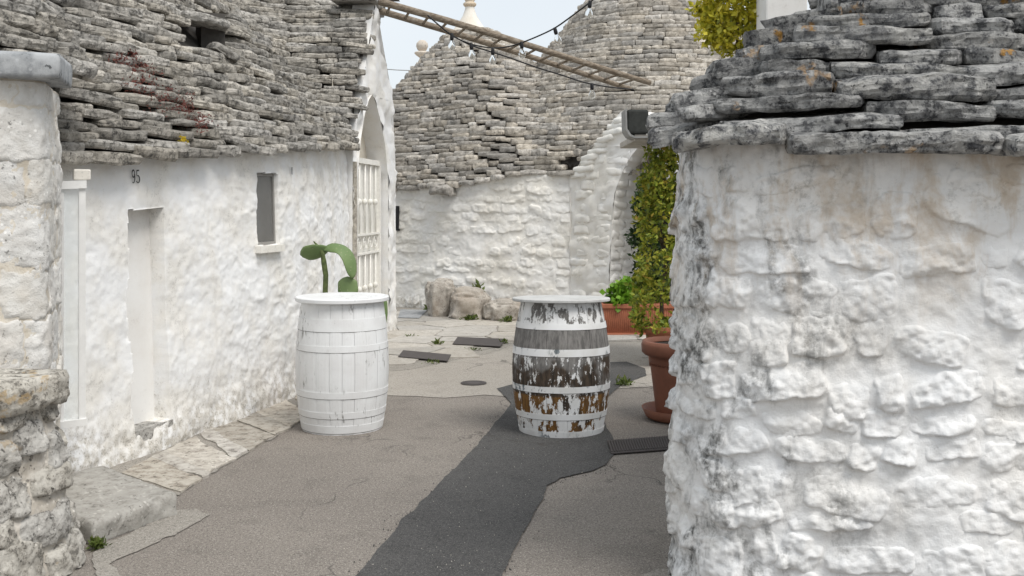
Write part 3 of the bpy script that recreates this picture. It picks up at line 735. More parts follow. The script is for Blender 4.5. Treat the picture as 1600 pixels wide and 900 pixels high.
while lev[-1] < 1.0: lev.append(lev[-1]+rr.uniform(.066, .092))
def skipR(c, l, i):
    X, Y = w2px(np.array([c[0], c[1], 1.8])); return c[1] > 6.9 or c[0] > 3.4 or (l < .05 and X < 1072)
def overR(c, l):
    X, Y = w2px(np.array([c[0], c[1], 1.8])); return (.055 if l > .05 else 0)*float(sstep(1160, 1080, X))*float(sstep(.5, .2, l))
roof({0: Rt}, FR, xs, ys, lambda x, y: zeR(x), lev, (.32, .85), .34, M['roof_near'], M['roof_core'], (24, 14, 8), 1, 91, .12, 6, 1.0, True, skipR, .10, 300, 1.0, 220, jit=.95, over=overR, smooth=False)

# ================================================================== LEFT HOUSE
LH = thing('trullo_house', 'long whitewashed house on the left with grey slab roof and number 95', 'house', (-3.2, 8.5, 0))
LP = Path([(-2.95, 4.75), (-2.51, 6.18), (-2.13, 7.45), (-1.78, 8.7), (-1.70, 9.6), (-1.70, 10.5), (-1.72, 11.32)], 1, 2); LP.flip = False
ztL = lambda u: float(np.interp(u, [0, LP.px(130), LP.px(470), LP.L], [1.83, 1.87, 2.07, 2.23]))
ud0, ud1 = LP.px(208), LP.px(268); uw0, uw1 = LP.px(410), LP.px(443)
pw0, _ = LP.at((uw0+uw1)/2); dw = pw0[1]; zw0, zw1 = EYE-(383-HY)*dw/FPX, EYE-(270-HY)*dw/FPX
pd0, _ = LP.at((ud0+ud1)/2); dd_ = pd0[1]; zd0, zd1 = EYE-(664-HY)*dd_/FPX, EYE-(328-HY)*dd_/FPX
def holeL(u, z):
    wob = .014*vnoise(np.stack([z*5, 0*z+3], -1), 5)
    return ((u > ud0+wob*1.6) & (u < ud1) & (z > zd0) & (z < zd1+.04*(u-ud0))) | ((u > uw0) & (u < uw1) & (z > zw0) & (z < zw1))
def reliefL(U, Z):
    q = np.stack([U/.16, Z/.075, 0*U], -1); k = sstep(LP.px(300), LP.px(420), U)
    r = .008*np.maximum(0, fbm(q+fbm(q*.5, 61, 2)[..., None]*.6, 62, 3)+.15)*(.15+1.0*k)
    r = r+.012*sstep(.6, .0, Z)*fbm(np.stack([U/.11, Z/.11, 0*U], -1), 63, 3)+.03*sstep(.35, 0, Z)
    return r
objs, posL, baseL = wall('wall', LH, LP, 0, ztL, .0125, .0125, M['wash_left'], (), None, .03, .014, .0035, reliefL, holeL, .125)
def wall_panel(name, mat, u0, u1, z0, z1, off, parent, path=LP, posf=None, thick=.02):
    us = np.linspace(u0, u1, 6); V = []
    for u in us:
        for z in (z0, z1):
            for o in (off, off-thick): V.append(posf(np.array(u), np.array(z), np.array(o)))
    F = []
    for i in range(5):
        a = i*4; b = a+4
        F += [(a, b, b+2, a+2), (a+1, a+3, b+3, b+1), (a+2, b+2, b+3, a+3), (a, a+1, b+1, b)]
    F += [(0, 2, 3, 1), (20, 21, 23, 22)]
    return mk(name, V, F, mat, parent, False)
door = wall_panel('door', M['wash_plain'], ud0-.03, ud1+.03, zd0-.02, zd1+.05, -.115, LH, LP, posL, .03)
door['label'] = 'blocked-up white doorway panel'
# door sill
wall_panel('door_sill', M['rubble'], ud0+.004, ud1-.004, zd0-.24, zd0-.0, .028, LH, LP, posL, .15)
win = wall_panel('window', M['tin'], uw0, uw1, zw0, zw1, -.045, LH, LP, posL, .02)
wall_panel('pane', M['dark_pane'], uw0+.02, uw1-.02, zw0+.02, zw1-.02, -.030, win, LP, posL, .006)
for a, b, c, d in ((uw0, uw0+.022, zw0, zw1), (uw1-.022, uw1, zw0, zw1), (uw0+.022, uw1-.022, zw0, zw0+.025), (uw0+.022, uw1-.022, zw1-.025, zw1)):
    wall_panel('frame', M['tin'], a, b, c, d, -.022, win, LP, posL, .03)
wall_panel('sill', M['white_step'], uw0-.03, uw1+.02, zw0-.055, zw0-.002, .05, win, LP, posL, .17)
# house number 95 and the little enamel mark by the window
def ribbon(pts, wid, u_c, z_c, sc, parent, name, mat, off):
    P = np.array(pts, float); T = np.gradient(P, axis=0); T /= np.linalg.norm(T, axis=1)[:, None]+1e-9; Nn = np.stack([-T[:, 1], T[:, 0]], -1)
    W = np.interp(np.linspace(0, 1, len(P)), np.linspace(0, 1, len(wid)), wid)
    A = (P+Nn*W[:, None]/2)*sc; B = (P-Nn*W[:, None]/2)*sc; V = []
    for a, b in zip(A, B):
        for q in (a, b): V.append(posL(np.array(u_c+q[0]), np.array(z_c+q[1]), np.array(off)+float(baseL(np.array(u_c+q[0]), np.array(z_c+q[1])))))
    mk(name, V, [(2*i, 2*i+1, 2*i+3, 2*i+2) for i in range(len(P)-1)], mat, parent, False)
arc = lambda cx, cy, rx, ry, a0, a1, n=16: [(cx+rx*math.cos(math.radians(a0+(a1-a0)*k/n)), cy+ry*math.sin(math.radians(a0+(a1-a0)*k/n))) for k in range(n+1)]
un = float(LP.px(221)); pn, _ = LP.at(un); zn = EYE-(276-HY)*pn[1]/FPX
ribbon(arc(-.26, .22, .15, .26, 0, 360, 24), (.06, .12, .06, .12, .06), un, zn, .085, LH, 'digit', M['number'], .016)
ribbon([(-.11, .22), (-.11, 0), (-.13, -.25), (-.2, -.42), (-.32, -.48), (-.38, -.40)], (.12, .12, .1, .06, .1), un, zn, .085, LH, 'digit', M['number'], .016)
ribbon([(.12, .46), (.42, .48)], (.1, .1), un, zn, .085, LH, 'digit', M['number'], .016)
ribbon([(.15, .46), (.12, .08)], (.08, .08), un, zn, .085, LH, 'digit', M['number'], .016)
ribbon(arc(.24, -.18, .19, .27, 120, -150, 18), (.05, .12, .13, .06, .12), un, zn, .085, LH, 'digit', M['number'], .016)
um = float(LP.px(462)); pm_, _ = LP.at(um); zm = EYE-(267-HY)*pm_[1]/FPX
ribbon([(-.1, .3), (-.1, -.3)], (.1, .1), um, zm, .1, LH, 'digit', M['number'], .016); ribbon([(.12, .3), (.1, -.3)], (.1, .08), um, zm, .1, LH, 'digit', M['number'], .016)
# roof
xs = np.arange(-6.2, -1.2, .04); ys = np.arange(5.0, 14.6, .04); XX, YY = np.meshgrid(xs, ys, indexing='ij')
dW = LP.dist(XX, YY); A2 = np.array([-1.72, 11.3]); B2 = np.array([-1.48, 13.4]); Wg = np.linalg.norm(B2-A2); tg = (B2-A2)/Wg; ng = np.array([tg[1], -tg[0]])
fside = (XX-A2[0])*ng[0]+(YY-A2[1])*ng[1]            # >0 outside the gable plane
inside = np.where(YY < 11.3, dW > 0, fside < -.02)
dAbs = np.abs(dW)
S_ = 1.12*dAbs+.10*np.exp(-((YY-7.0)/1.2)**2)*sstep(0, .5, dAbs)
rid = np.array([-.985, .17]); gx = XX+1.6; gy = YY-12.35; perp = np.abs(gx*(-rid[1])+gy*rid[0])
Q_ = 1.72-1.22*perp
K = 7.0; mx = np.log(np.exp(K*S_)+np.exp(K*Q_))/K
FL = np.minimum(mx, 2.3*dAbs)+.035*fbm(np.stack([XX, YY, 0*XX], -1)*.9, 73, 3)*sstep(0, .5, dAbs)
FL = np.where(inside & (YY < 14.0), np.minimum(FL, 2.2), -.3)
hc = px2w(322, 50, 9.6)                              # the smoke hole
zeL = lambda x, y: np.interp(y, [6.18, 8.7, 11.3], [1.83, 2.03, 2.19])
lev = [0]; rr = np.random.default_rng(4)
while lev[-1] < 2.25: lev.append(lev[-1]+rr.uniform(.052, .072))
def skipL(c, l, inn):
    X, Y = w2px(np.array([c[0], c[1], zeL(c[0], c[1])+l]))
    if (c-A2)@ng > -.05 and c[1] > 11.35 and inn[0] < -.5: return True
    return (c[1] > 12.32 and c[0] > -2.1) or (288 < X < 352 and 22 < Y < 84 and c[1] < 11.5)
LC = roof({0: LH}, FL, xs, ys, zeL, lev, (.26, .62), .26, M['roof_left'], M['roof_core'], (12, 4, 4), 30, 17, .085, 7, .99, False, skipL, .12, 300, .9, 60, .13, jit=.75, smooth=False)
# gable porch facade (shared builder)
def facade(parent, O, t, n, zs, oL, oR, aL, aR, depth, mat, cols=10, rough=.012, outer=True, wallname='gable'):
    """O: base point xy at s=0; t: direction along; n: outward. oL/oR outline and aL/aR opening as functions of z (aL=None above the arch)"""
    V = []; F = []
    def P(s, z, off): p = O+t*s+n*off; return (p[0], p[1], z)
    def strip(fa, fb, zz):
        b = len(V)
        for z in zz:
            for k in range(cols+1):
                s = fa(z)+(fb(z)-fa(z))*k/cols; off = rough*float(fbm(np.array([[s*5, z*5, 3.]]), 81, 4)[0])+rough*.5*float(vnoise(np.array([[s*28, z*28, 1.]]), 82)[0])
                V.append(P(s, z, off))
        m = cols+1
        for i in range(len(zz)-1):
            for k in range(cols): F.append((b+i*m+k, b+i*m+k+1, b+(i+1)*m+k+1, b+(i+1)*m+k))
        return b
    def reveal(f, zz, flip):
        b = len(V)
        for z in zz:
            s = f(z)
            for k in range(5): V.append(P(s+.008*float(vnoise(np.array([[k*1.7, z*14, 2.]]), 83)[0])*(k > 0), z, -depth*k/4+(0.004 if k == 0 else 0)))
        for i in range(len(zz)-1):
            for k in range(4):
                q = (b+i*5+k, b+i*5+k+1, b+(i+1)*5+k+1, b+(i+1)*5+k); F.append(q if flip else q[::-1])
    za = [z for z in zs if aL(z) is not None]; zb = [z for z in zs if z >= za[-1]]
    strip(oL, aL, za); strip(aR, oR, za); strip(oL, oR, zb)
    reveal(aL, za, False); reveal(aR, za, True)
    if outer: reveal(oL, zs, True); reveal(oR, zs, False)
    return mk(wallname, V, F, mat, parent, True)
GP = thing('gable_porch', 'tall narrow white pointed gable with arched gateway past the cactus', 'gable', (-1.6, 12.35, 0))
oL = lambda z: float(np.interp(z, [0, 2.25, 2.31, 3.93], [0, .05, .12, 1.02])); oR = lambda z: float(np.interp(z, [0, 2.15, 2.94, 3.37, 3.70, 3.93], [2.13, 2.10, 1.92, 1.55, 1.28, 1.12]))
def aL_(z): return None if z > 2.86 else float(np.interp(z, [0, 1.9, 2.3, 2.6, 2.78, 2.86], [.24, .25, .38, .56, .74, .90]))
def aR_(z): return None if z > 2.86 else float(np.interp(z, [0, 1.9, 2.3, 2.6, 2.78, 2.86], [1.72, 1.70, 1.55, 1.30, 1.06, .90]))
zs = list(np.linspace(0, 2.86, 70))+list(np.linspace(2.9, 3.93, 24))
facade(GP, A2, tg, ng, zs, oL, oR, aL_, aR_, .26, M['wash_gable'], 12, .03)
def fpt(s, z, off): p = A2+tg*s+ng*off; return (p[0], p[1], z)
MB().add([fpt(.1, 0, -.24), fpt(1.9, 0, -.24), fpt(1.9, 2.95, -.24), fpt(.1, 2.95, -.24)], [(0, 1, 2, 3)]).build('back_wall', M['cream'], GP)
# ridge stones on top of the gable
for k, (s, z) in enumerate(((.92, 3.93), (1.22, 3.88))):
    V, F = slab_verts(.34, .5, .06, (12, 6, 3), 300+k); R = Matrix((Vector((tg[0], tg[1], 0)), Vector((-ng[0], -ng[1], 0)), Vector((0, 0, 1)))).transposed().to_4x4()
    link('ridge_stone', mesh_np('ridge_stone', V, F), M['roof_left'], GP, Matrix.Translation(Vector(fpt(s, z, .06))) @ R)
# iron gate
gate = thing('iron_gate', 'cream painted iron gate with scrollwork in the pointed archway', 'gate', fpt(.95, 0, -.1))
def bar(mb, s0, z0, s1, z1, w_, off=-.10): mb.tube([fpt(s0, z0, off), fpt(s1, z1, off)], w_, 6); return mb
def gbox(s0, s1, z0, z1, off, th): return MB().box(fpt((s0+s1)/2, (z0+z1)/2, off), (tg[0], tg[1], 0), (ng[0], ng[1], 0), (0, 0, 1), ((s1-s0)/2, th, (z1-z0)/2))
for a in ((.28, .34, 0.02, 2.12), (1.60, 1.66, 0.02, 2.12)): gbox(*a, -.10, .025).build('frame', M['gate_paint'], gate)
gbox(.34, 1.60, 2.06, 2.12, -.10, .022).build('frame', M['gate_paint'], gate); gbox(.34, 1.60, .03, .09, -.10, .022).build('frame', M['gate_paint'], gate)
gbox(.335, 1.605, .05, 2.10, -.132, .006).build('back_panel', M['gate_paint'], gate)
for z in (1.02, 1.24): gbox(.34, 1.60, z-.012, z+.012, -.10, .015).build('rail', M['gate_paint'], gate)
for k in range(5):
    s = .34+1.26*(k+.5)/5
    bb = bar(bar(MB(), s, .09, s, 1.02, .011), s, 1.24, s, 2.06, .011)
    for z in (1.62, .62): bb.lathe([(.011, -.035), (.026, -.02), (.03, 0), (.026, .02), (.011, .035)], fpt(s, z, -.10), 10)
    bb.build('bar', M['gate_paint'], gate, True)
    for sg in (-1, 1):
        P = [fpt(s+sg*.02+sg*(.09-.075*t)*math.sin(t*7)*.9, 1.13+(.085-.07*t)*math.cos(t*7), -.10) for t in np.linspace(0, 1, 16)]
        MB().tube(P, .007, 5).build('scroll', M['gate_paint'], gate, True)
gbox(.05, .10, .02, 2.05, .02, .02).build('jamb_strip', flat_mat('rusty_jamb', (.40, .37, .32), .8, .4, 30), gate)

# white glazed frame beside the left pillar
fr = thing('glazed_frame', 'white metal glazed side frame between stone pillar and white wall', 'frame', (-2.45, 5.85, .4))
pa, pb = np.array([-2.60, 5.76]), np.array([-2.385, 5.86])
td = (pb-pa)/np.linalg.norm(pb-pa)
def fpost(p, z0, z1, w_): return MB().box((p[0], p[1], (z0+z1)/2), (td[0], td[1], 0), (-td[1], td[0], 0), (0, 0, 1), (w_, .016, (z1-z0)/2))
fpost(pb, .40, 1.70, .017).build('post', M['white_metal'], fr); fpost(pb-td*.105, .40, 1.66, .012).build('post', M['white_metal'], fr); fpost(pa, .40, 1.70, .016).build('post', M['white_metal'], fr)
MB().box((*((pa+pb)/2), 1.70), (td[0], td[1], .05), (-td[1], td[0], 0), (0, 0, 1), (.14, .03, .022)).build('top_rail', M['white_metal'], fr)
MB().box((*((pa+pb)/2), .385), (td[0], td[1], .05), (-td[1], td[0], 0), (0, 0, 1), (.14, .03, .018)).build('bottom_rail', M['white_metal'], fr)
MB().box((*((pa+pb)/2), 1.04), (td[0], td[1], 0), (-td[1], td[0], 0), (0, 0, 1), (.11, .003, .64)).build('pane', M['pane'], fr)
MB().box((pb[0]-.015, pb[1]+.03, 1.76), (td[0], td[1], 0), (-td[1], td[0], 0), (0, 0, 1), (.045, .05, .03)).build('bracket_block', M['white_step'], fr, bevel=.008)

# ================================================================== NEAR LEFT: limestone pillar, rubble wall, step
PH = thing('stone_pillar_hut', 'pale limestone block pillar with grey coping and slab roof, far left', 'hut', (-2.6, 5.2, 0))
PP = Path([(-3.18, 4.42), (-2.58, 4.79), (-2.29, 4.97), (-2.225, 5.05), (-2.26, 5.2), (-2.43, 5.7)], 1, 2)
rng = np.random.default_rng(11)
stP = []; z = .5
for h in (.30, .26, .235, .29, .22, .26, .2):
    u = rng.uniform(-.2, .0)
    while u < PP.L:
        w_ = rng.uniform(.26, .46); stP.append((u+w_/2, z+h/2, w_*.505, h*.505, rng.normal(0, .012), rng.uniform(.012, .02), rng.uniform(-.1, .2), float(rng.uniform(0, 50)), 9)); u += w_
    z += h
EDGE = .93
wall('wall', PH, PP, 0, lambda u: 2.19, .012, .012, M['lime_mortar'], stP, M['lime'], .012, .014, .004, None, None, .1, .6, None, .012, 0, None, ('wall', 'block'), .02)
EDGE = .88
for k, (a, b) in enumerate(((-3.02, -2.46), (-2.457, -2.13))):
    la = lambda x: 4.42+(x+3.18)*.62 if x < -2.29 else 4.97+(x+2.29)*.3
    c = np.array([(a+b)/2, (la(a)+la(b))/2]); dvec = np.array([b-a, (la(b)-la(a))*.6]); ln = np.linalg.norm(dvec); dvec /= ln; inn = np.array([-dvec[1], dvec[0]])
    V, F = slab_verts(ln, .45, .118, (24, 10, 6), 500+k, .18); R = Matrix((Vector((*dvec, 0)), Vector((*inn, 0)), Vector((0, 0, 1)))).transposed().to_4x4()
    link('coping_stone', mesh_np('coping_stone', V, F), M['coping'], PH, Matrix.Translation(Vector((c[0]-inn[0]*.06, c[1]-inn[1]*.06, 2.187))) @ R)
xs = np.arange(-4.9, -1.8, .03); ys = np.arange(4.3, 7.6, .03); XX, YY = np.meshgrid(xs, ys, indexing='ij')
rad = np.hypot(XX+3.42, YY-5.70); FP = 1.5*(1.0-rad)+.03*fbm(np.stack([XX, YY, 0*XX], -1)*2, 75, 2); FP = np.where(rad < 1.04, FP, -.3)
lev = [0]; rr = np.random.default_rng(9)
while lev[-1] < .9: lev.append(lev[-1]+rr.uniform(.055, .075))
roof({0: PH}, FP, xs, ys, lambda x, y: 2.30+0*x, lev, (.22, .42), .3, M['roof_left'], M['roof_core'], (20, 10, 6), 1, 41, .07, 8, 1.0, True, None, .08, 300, 1.1, 120, jit=1.6, smooth=False)

LW = thing('rubble_wall', 'low battered rubble wall with thick capping in the lower left corner', 'wall', (-2.2, 4.4, 0))
WP = Path([(-2.75, 2.9), (-2.18, 3.95), (-1.955, 4.40), (-1.885, 4.62), (-1.99, 4.80), (-2.45, 5.0)], 1, 2)
rng = np.random.default_rng(15)
stW = rubble_layout(.0, WP.L, -.02, .76, (.12, .2), (.16, .34), rng, (.03, .05), .02, .12, (.0, .3), .485, (3, 6.5))
wall('wall', LW, WP, 0, lambda u: .775, .010, .010, M['rubble_mortar'], stW, M['rubble'], .17, .02, .006, None, None, .1, .3, None, .009, 0, None, ('wall', 'stone'), .02)
uu = 0.45
for k, l in enumerate((.38, .33, .36, .30, .14)):
    if uu+l > WP.L: break
    (a, b), _ = WP.at(np.array([uu, uu+l])); uu += l
    dv = b-a; ln = np.linalg.norm(dv); dv /= ln; inn = np.array([-dv[1], dv[0]]); c = (a+b)/2+inn*.045
    V, F = slab_verts(ln*1.0, .42, .135, (40, 22, 9), 520+k, .55); R = Matrix((Vector((*dv, 0)), Vector((*inn, 0)), Vector((0, 0, 1)))).transposed().to_4x4()
    link('cap_stone', mesh_np('cap_stone', V, F), M['rubble'], LW, Matrix.Translation(Vector((c[0]-inn[0]*.02, c[1]-inn[1]*.02, .735))) @ R)
MB().box((-2.50, 4.25, .78), (.35, .93, 0), (-.93, .35, 0), (0, 0, 1), (.62, .26, .03)).build('top_fill', M['rubble_mortar'], LW)
# doorstep slab
V0 = np.array([(-1.955, 4.93), (-1.73, 5.42), (-2.32, 6.0), (-2.75, 5.4)])
def slab_quad(name, label, cat, Q, z0, z1, mat, seed, rough=.008, n=40, origin=None):
    U, F = cube_grid(n, n, 6); a, b, c = U[:, 0:1], U[:, 1:2], U[:, 2]
    XY = Q[0]*(1-a)*(1-b)+Q[1]*a*(1-b)+Q[2]*a*b+Q[3]*(1-a)*b
    side = np.minimum.reduce([U[:, 0], 1-U[:, 0], U[:, 1], 1-U[:, 1]]); rim = (side < .5/n)
    Z = z0+(z1-z0)*c; V = np.column_stack([XY, Z]); q = V*9+seed
    nn = np.stack([fbm(q, 91, 4), fbm(q, 92, 4), fbm(q, 93, 4)], -1); ctr = Q.mean(0)
    d = XY-ctr; d /= np.linalg.norm(d, axis=1)[:, None]
    V[:, :2] += d*(rim*(nn[:, 0]*rough*2.2-(c > .95)*.012))[:, None]; V[:, 2] += (c > .9)*nn[:, 2]*rough*.7-(rim & (c > .95))*.008
    o = mk(name, V, F, mat, None, True, origin=(float(ctr[0]), float(ctr[1]), 0)); return tag(o, label, cat)
slab_quad('doorstep', 'worn grey stone doorstep at the foot of the rubble wall', 'step', V0, -.01, .118, M['step'], 3.)

# ================================================================== FAR HOUSES (two joined trulli) with porch
FA = thing('trullo_house', 'far trullo with grey stone cone and cream pinnacle cap', 'house', (-.75, 17.6, 0))
FB = thing('trullo_house', 'larger far trullo with broad stone cone and whitewashed side arch', 'house', (2.3, 17.8, 0))
FPth = Path([(-3.4, 16.9), (-1.85, 16.35), (-.9, 15.75), (.1, 15.45), (.84, 15.28)], 1, 3)
# travelling to the right the outside (camera side) is on the right
zeF_x = lambda x: np.interp(x, [-2.2, -1.75, -.5, .1, .4, .84, 5], [1.76, 1.79, 1.89, 2.02, 2.03, 2.0, 2.0])
ztF = lambda u: float(zeF_x(FPth.at(np.array(u))[0][0]))+.02
rng = np.random.default_rng(33)
us_split = float(FPth.px(742))
hole_u = float(FPth.px(621.5))
stF = rubble_layout(1.0, FPth.L-.02, .02, 1.98, (.12, .21), (.18, .52), rng, (.014, .032), .08, .08, (.15, .8), .50, (2.6, 5))
wall('wall', FA, FPth, 0, ztF, .016, .016, M['wash_far'], stF, None, .02, .02, .004, None, None, .12, .85, (us_split, (FA, FB)), .017, .8, None, ('wall', 'stone'), .035)
p_, n_ = FPth.at(np.array(hole_u)); MB().box((p_[0]+n_[0]*.02, p_[1]+n_[1]*.02, EYE-(341-HY)*p_[1]/FPX), (n_[1], -n_[0], 0), (n_[0], n_[1], 0), (0, 0, 1), (.03, .03, .19)).build('vent_slot', M['black'], FA)
xs = np.arange(-4.0, 6.2, .05); ys = np.arange(14.2, 21.5, .05); XX, YY = np.meshgrid(xs, ys, indexing='ij')
CA = np.array([-.71, 17.75]); CB = np.array([2.32, 17.85])
prof = lambda r, R, pts: np.interp(r, [p[0] for p in pts], [p[1] for p in pts])
rA = np.hypot(XX-CA[0], (YY-CA[1])*1.0); rB = np.hypot(XX-CB[0], YY-CB[1])
hA = prof(rA, 0, [(0, 2.60), (.30, 2.56), (.48, 2.44), (.75, 2.18), (1.24, 1.64), (1.8, .92), (2.35, .12), (2.6, -.3), (4, -2.5)])
hB = prof(rB, 0, [(0, 4.2), (1.02, 2.98), (1.62, 2.2), (2.2, 1.36), (2.8, .40), (3.2, -.3), (6, -3)])
K = 26.0; hm_ = np.log(np.exp(K*hA)+np.exp(K*hB))/K
dF = FPth.dist(XX, YY); sB = XX > .84
# to the right of the wall's end the porch takes over
tp = np.array([.75, -.66]); tp /= np.linalg.norm(tp); npn = np.array([tp[1], -tp[0]]); OP = np.array([1.40, 14.80])
pside = (XX-OP[0])*npn[0]+(YY-OP[1])*npn[1]
dIn = np.where(XX < .84, dF, np.minimum(-pside, 9)); 
FF_ = np.minimum(hm_, 1.9*np.maximum(dIn, 0))+.03*fbm(np.stack([XX, YY, 0*XX], -1)*1.1, 77, 3)*sstep(0, .4, dIn)
FF_ = np.where((dIn > 0) & (hm_ > -.25), FF_, -.3)
zeF = lambda x, y: zeF_x(x)
own = lambda x, y: np.where(np.interp(np.hypot(x-CA[0], y-CA[1]), [0, .30, .48, .75, 1.24, 1.8, 2.35, 2.6, 4], [2.60, 2.56, 2.44, 2.18, 1.64, .92, .12, -.3, -2.5]) > np.interp(np.hypot(x-CB[0], y-CB[1]), [0, 1.02, 1.62, 2.2, 2.8, 3.2, 6], [4.2, 2.98, 2.2, 1.36, .4, -.3, -3]), 0, 1)
lev = [0]; rr = np.random.default_rng(6)
while lev[-1] < 3.4: lev.append(lev[-1]+rr.uniform(.062, .088))
def skipF(c, l, inn):
    if (c-OP)@npn > -.12 and c[0] > .84: return True
    return False
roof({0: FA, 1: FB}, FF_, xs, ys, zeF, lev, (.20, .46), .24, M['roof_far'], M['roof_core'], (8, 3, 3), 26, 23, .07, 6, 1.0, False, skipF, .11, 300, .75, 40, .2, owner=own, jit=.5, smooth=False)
# hanging eave stone at the valley
V, F = slab_verts(.36, .3, .15, (14, 8, 6), 601, 1.6); e = px2w(683, 308, 15.55)
link('valley_stone', mesh_np('valley_stone', V, F), M['roof_far'], FA, Matrix.Translation(Vector(e)) @ Matrix.Rotation(-.35, 4, 'Z'))
# pinnacle caps
def pinnacle(parent, c, z, prof_, mat, name='pinnacle'): return MB().lathe(prof_, (c[0], c[1], z), 28).build(name, mat, parent, True)
zA = 1.87+2.50
pinnacle(FA, CA, zA, [(.40, -.14), (.37, .02), (.31, .10), (.20, .25), (.12, .38), (.085, .48), (.075, .54)], M['cap_white'], 'cap')
pinnacle(FA, CA, zA+.53, [(.076, 0), (.10, .02), (.115, .05), (.10, .07), (.07, .09), (.10, .14), (.14, .20), (.16, .28), (.14, .36), (.09, .42), (.001, .45)], M['pinnacle'], 'finial')
# whitewashed arch on the right
zp = list(np.linspace(0, 2.40, 60))+list(np.linspace(2.42, 2.88, 12))
poL = lambda z: float(np.interp(z, [0, 1.98, 2.0, 3.06], [-.74, -.745, -.74, .34])); poR = lambda z: float(np.interp(z, [0, 2.36, 2.42, 2.88], [1.75, 1.75, .85, .40]))
def paL(z): return None if z > 2.40 else float(np.interp(z, [0, 1.3, 1.75, 2.05, 2.25, 2.36, 2.40], [-.06, 0, .06, .18, .32, .44, .52]))
def paR(z): return None if z > 2.40 else float(np.interp(z, [0, 1.3, 1.75, 2.05, 2.25, 2.36, 2.40], [1.08, 1.04, .98, .86, .72, .60, .52]))
facade(FB, OP, tp, npn, zp, poL, poR, paL, paR, .55, M['wash_far'], 16, .03, True, 'arch')
def ppt(s, z, off): p = OP+tp*s+npn*off; return (p[0], p[1], z)
MB().add([ppt(-.1, 0, -.54), ppt(1.2, 0, -.54), ppt(1.2, 2.45, -.54), ppt(-.1, 2.45, -.54)], [(0, 1, 2, 3)]).build('back_wall', M['wash_far'], FB)
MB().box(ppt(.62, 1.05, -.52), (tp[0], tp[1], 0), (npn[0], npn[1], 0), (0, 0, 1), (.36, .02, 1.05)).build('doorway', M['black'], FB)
rng = np.random.default_rng(44)
# raised whitewashed blocks on the arch's jamb and front
for k in range(44):
    zc = .1+ (k % 15)*.152+rng.uniform(-.02, .02); 
    if k < 15: f, s0, nrm, tt, dp = (lambda z: (paL(min(z, 2.39)) or 0)), 0, tp, -npn, .5
    sL = paL(min(zc, 2.36))
    if k < 15:      # jamb course
        cut = rng.uniform(.35, .65)
        for (o0, o1) in ((.01, .5*cut), (.5*cut+.012, .52)):
            c = ppt(sL+.0, zc, -(o0+o1)/2); V, F = slab_verts(o1-o0, .06, .135, (6, 3, 3), 700+k*2+o0, .9)
            R = Matrix((Vector((npn[0], npn[1], 0)), Vector((-tp[0], -tp[1], 0)), Vector((0, 0, 1)))).transposed().to_4x4()
            link('stone', mesh_np('stone', V, F), M['wash_far'], FB, Matrix.Translation(Vector(c)+Vector((tp[0], tp[1], 0))*(.010+.003*(k % 3))+Vector((0, 0, -.067))) @ R)
    else:
        row = (k-15) % 14; zc = .12+row*.16+rng.uniform(-.02, .02); sL = paL(min(zc, 2.36)); l = rng.uniform(.18, .34); s = sL-.03-l/2 if k < 29 else sL-.40-l/2
        if s-l/2 < poL(zc): continue
        c = ppt(s, zc-.07, .012); V, F = slab_verts(l, .07, rng.uniform(.11, .15), (10, 3, 5), 760+k, .9)
        R = Matrix((Vector((tp[0], tp[1], 0)), Vector((-npn[0], -npn[1], 0)), Vector((0, 0, 1)))).transposed().to_4x4()
        link('stone', mesh_np('stone', V, F), M['wash_far'], FB, Matrix.Translation(Vector(c)) @ R)
# stepped whitewashed slabs on the gable's left slope
for k in range(10):
    z = 1.97+k*.083; s = poL(z+.06); l = rng.uniform(.30, .42)
    V, F = slab_verts(l, .5, .085, (10, 6, 3), 800+k, .8); R = Matrix((Vector((tp[0], tp[1], 0)), Vector((-npn[0], -npn[1], 0)), Vector((0, 0, 1)))).transposed().to_4x4() @ Matrix.Rotation(-.12, 4, 'Y')
    link('gable_slab', mesh_np('gable_slab', V, F), M['white_step'], FB, Matrix.Translation(Vector(ppt(s+l*.30, z, .035+.01*(k % 2)))) @ R)

# a third trullo behind: white cap with ball finial
FC = thing('trullo_roof', 'white-capped cone with grey ball finial behind the far trullo', 'roof', (-2.0, 23.5, 0))
cC = (-2.0, 23.5); zc_ = px2w(660, 100, 23.5)[2]
MB().lathe([(2.6, -zc_), (2.6, -3.1), (2.2, -2.5), (1.3, -1.35), (.55, -.55), (.12, -.06), (.07, .0), (.06, .14)], (*cC, zc_), 36).build('cone', M['cap_white'], FC, True)
MB().lathe([(.06, .0), (.13, .05), (.17, .09), (.17, .12), (.07, .15)], (*cC, zc_+.14), 20).build('bowl', M['pinnacle'], FC, True)
MB().lathe([(.03, .0), (.10, .04), (.135, .12), (.125, .19), (.07, .25), (.001, .27)], (*cC, zc_+.27), 20).build('ball', M['pinnacle'], FC, True)

# boulders at the foot of the far wall
def boulder(label, px0, px1, py0, py1, d, seed, depth=.5):
    a = px2w(px0, py1, d); b = px2w(px1, py0, d); c = (a+b)/2; hx = (b[0]-a[0])/2; hz = b[2]/2
    bm = bmesh.new(); bmesh.ops.create_icosphere(bm, subdivisions=5, radius=1); V = np.array([v.co for v in bm.verts]); F = np.array([[v.index for v in f.verts] for f in bm.faces]); bm.free()
    P = np.sign(V)*np.abs(V)**.62; P /= np.max(np.abs(P)); q = V*1.3+seed
    P = P*(1+.22*fbm(q, 101, 4)[:, None]+.10*np.abs(fbm(q*2.6, 102, 3))[:, None]); P = P*np.array([hx, depth/2, hz*1.15])+np.array([c[0], d+depth*.3, hz*.9]); P[:, 2] = np.maximum(P[:, 2], .004+.0*P[:, 2])
    return tag(mk('boulder', P, F, M['boulder'], None, True, origin=(float(c[0]), d+depth*.3, 0)), label, 'boulder', 'boulders at the foot of the far wall')
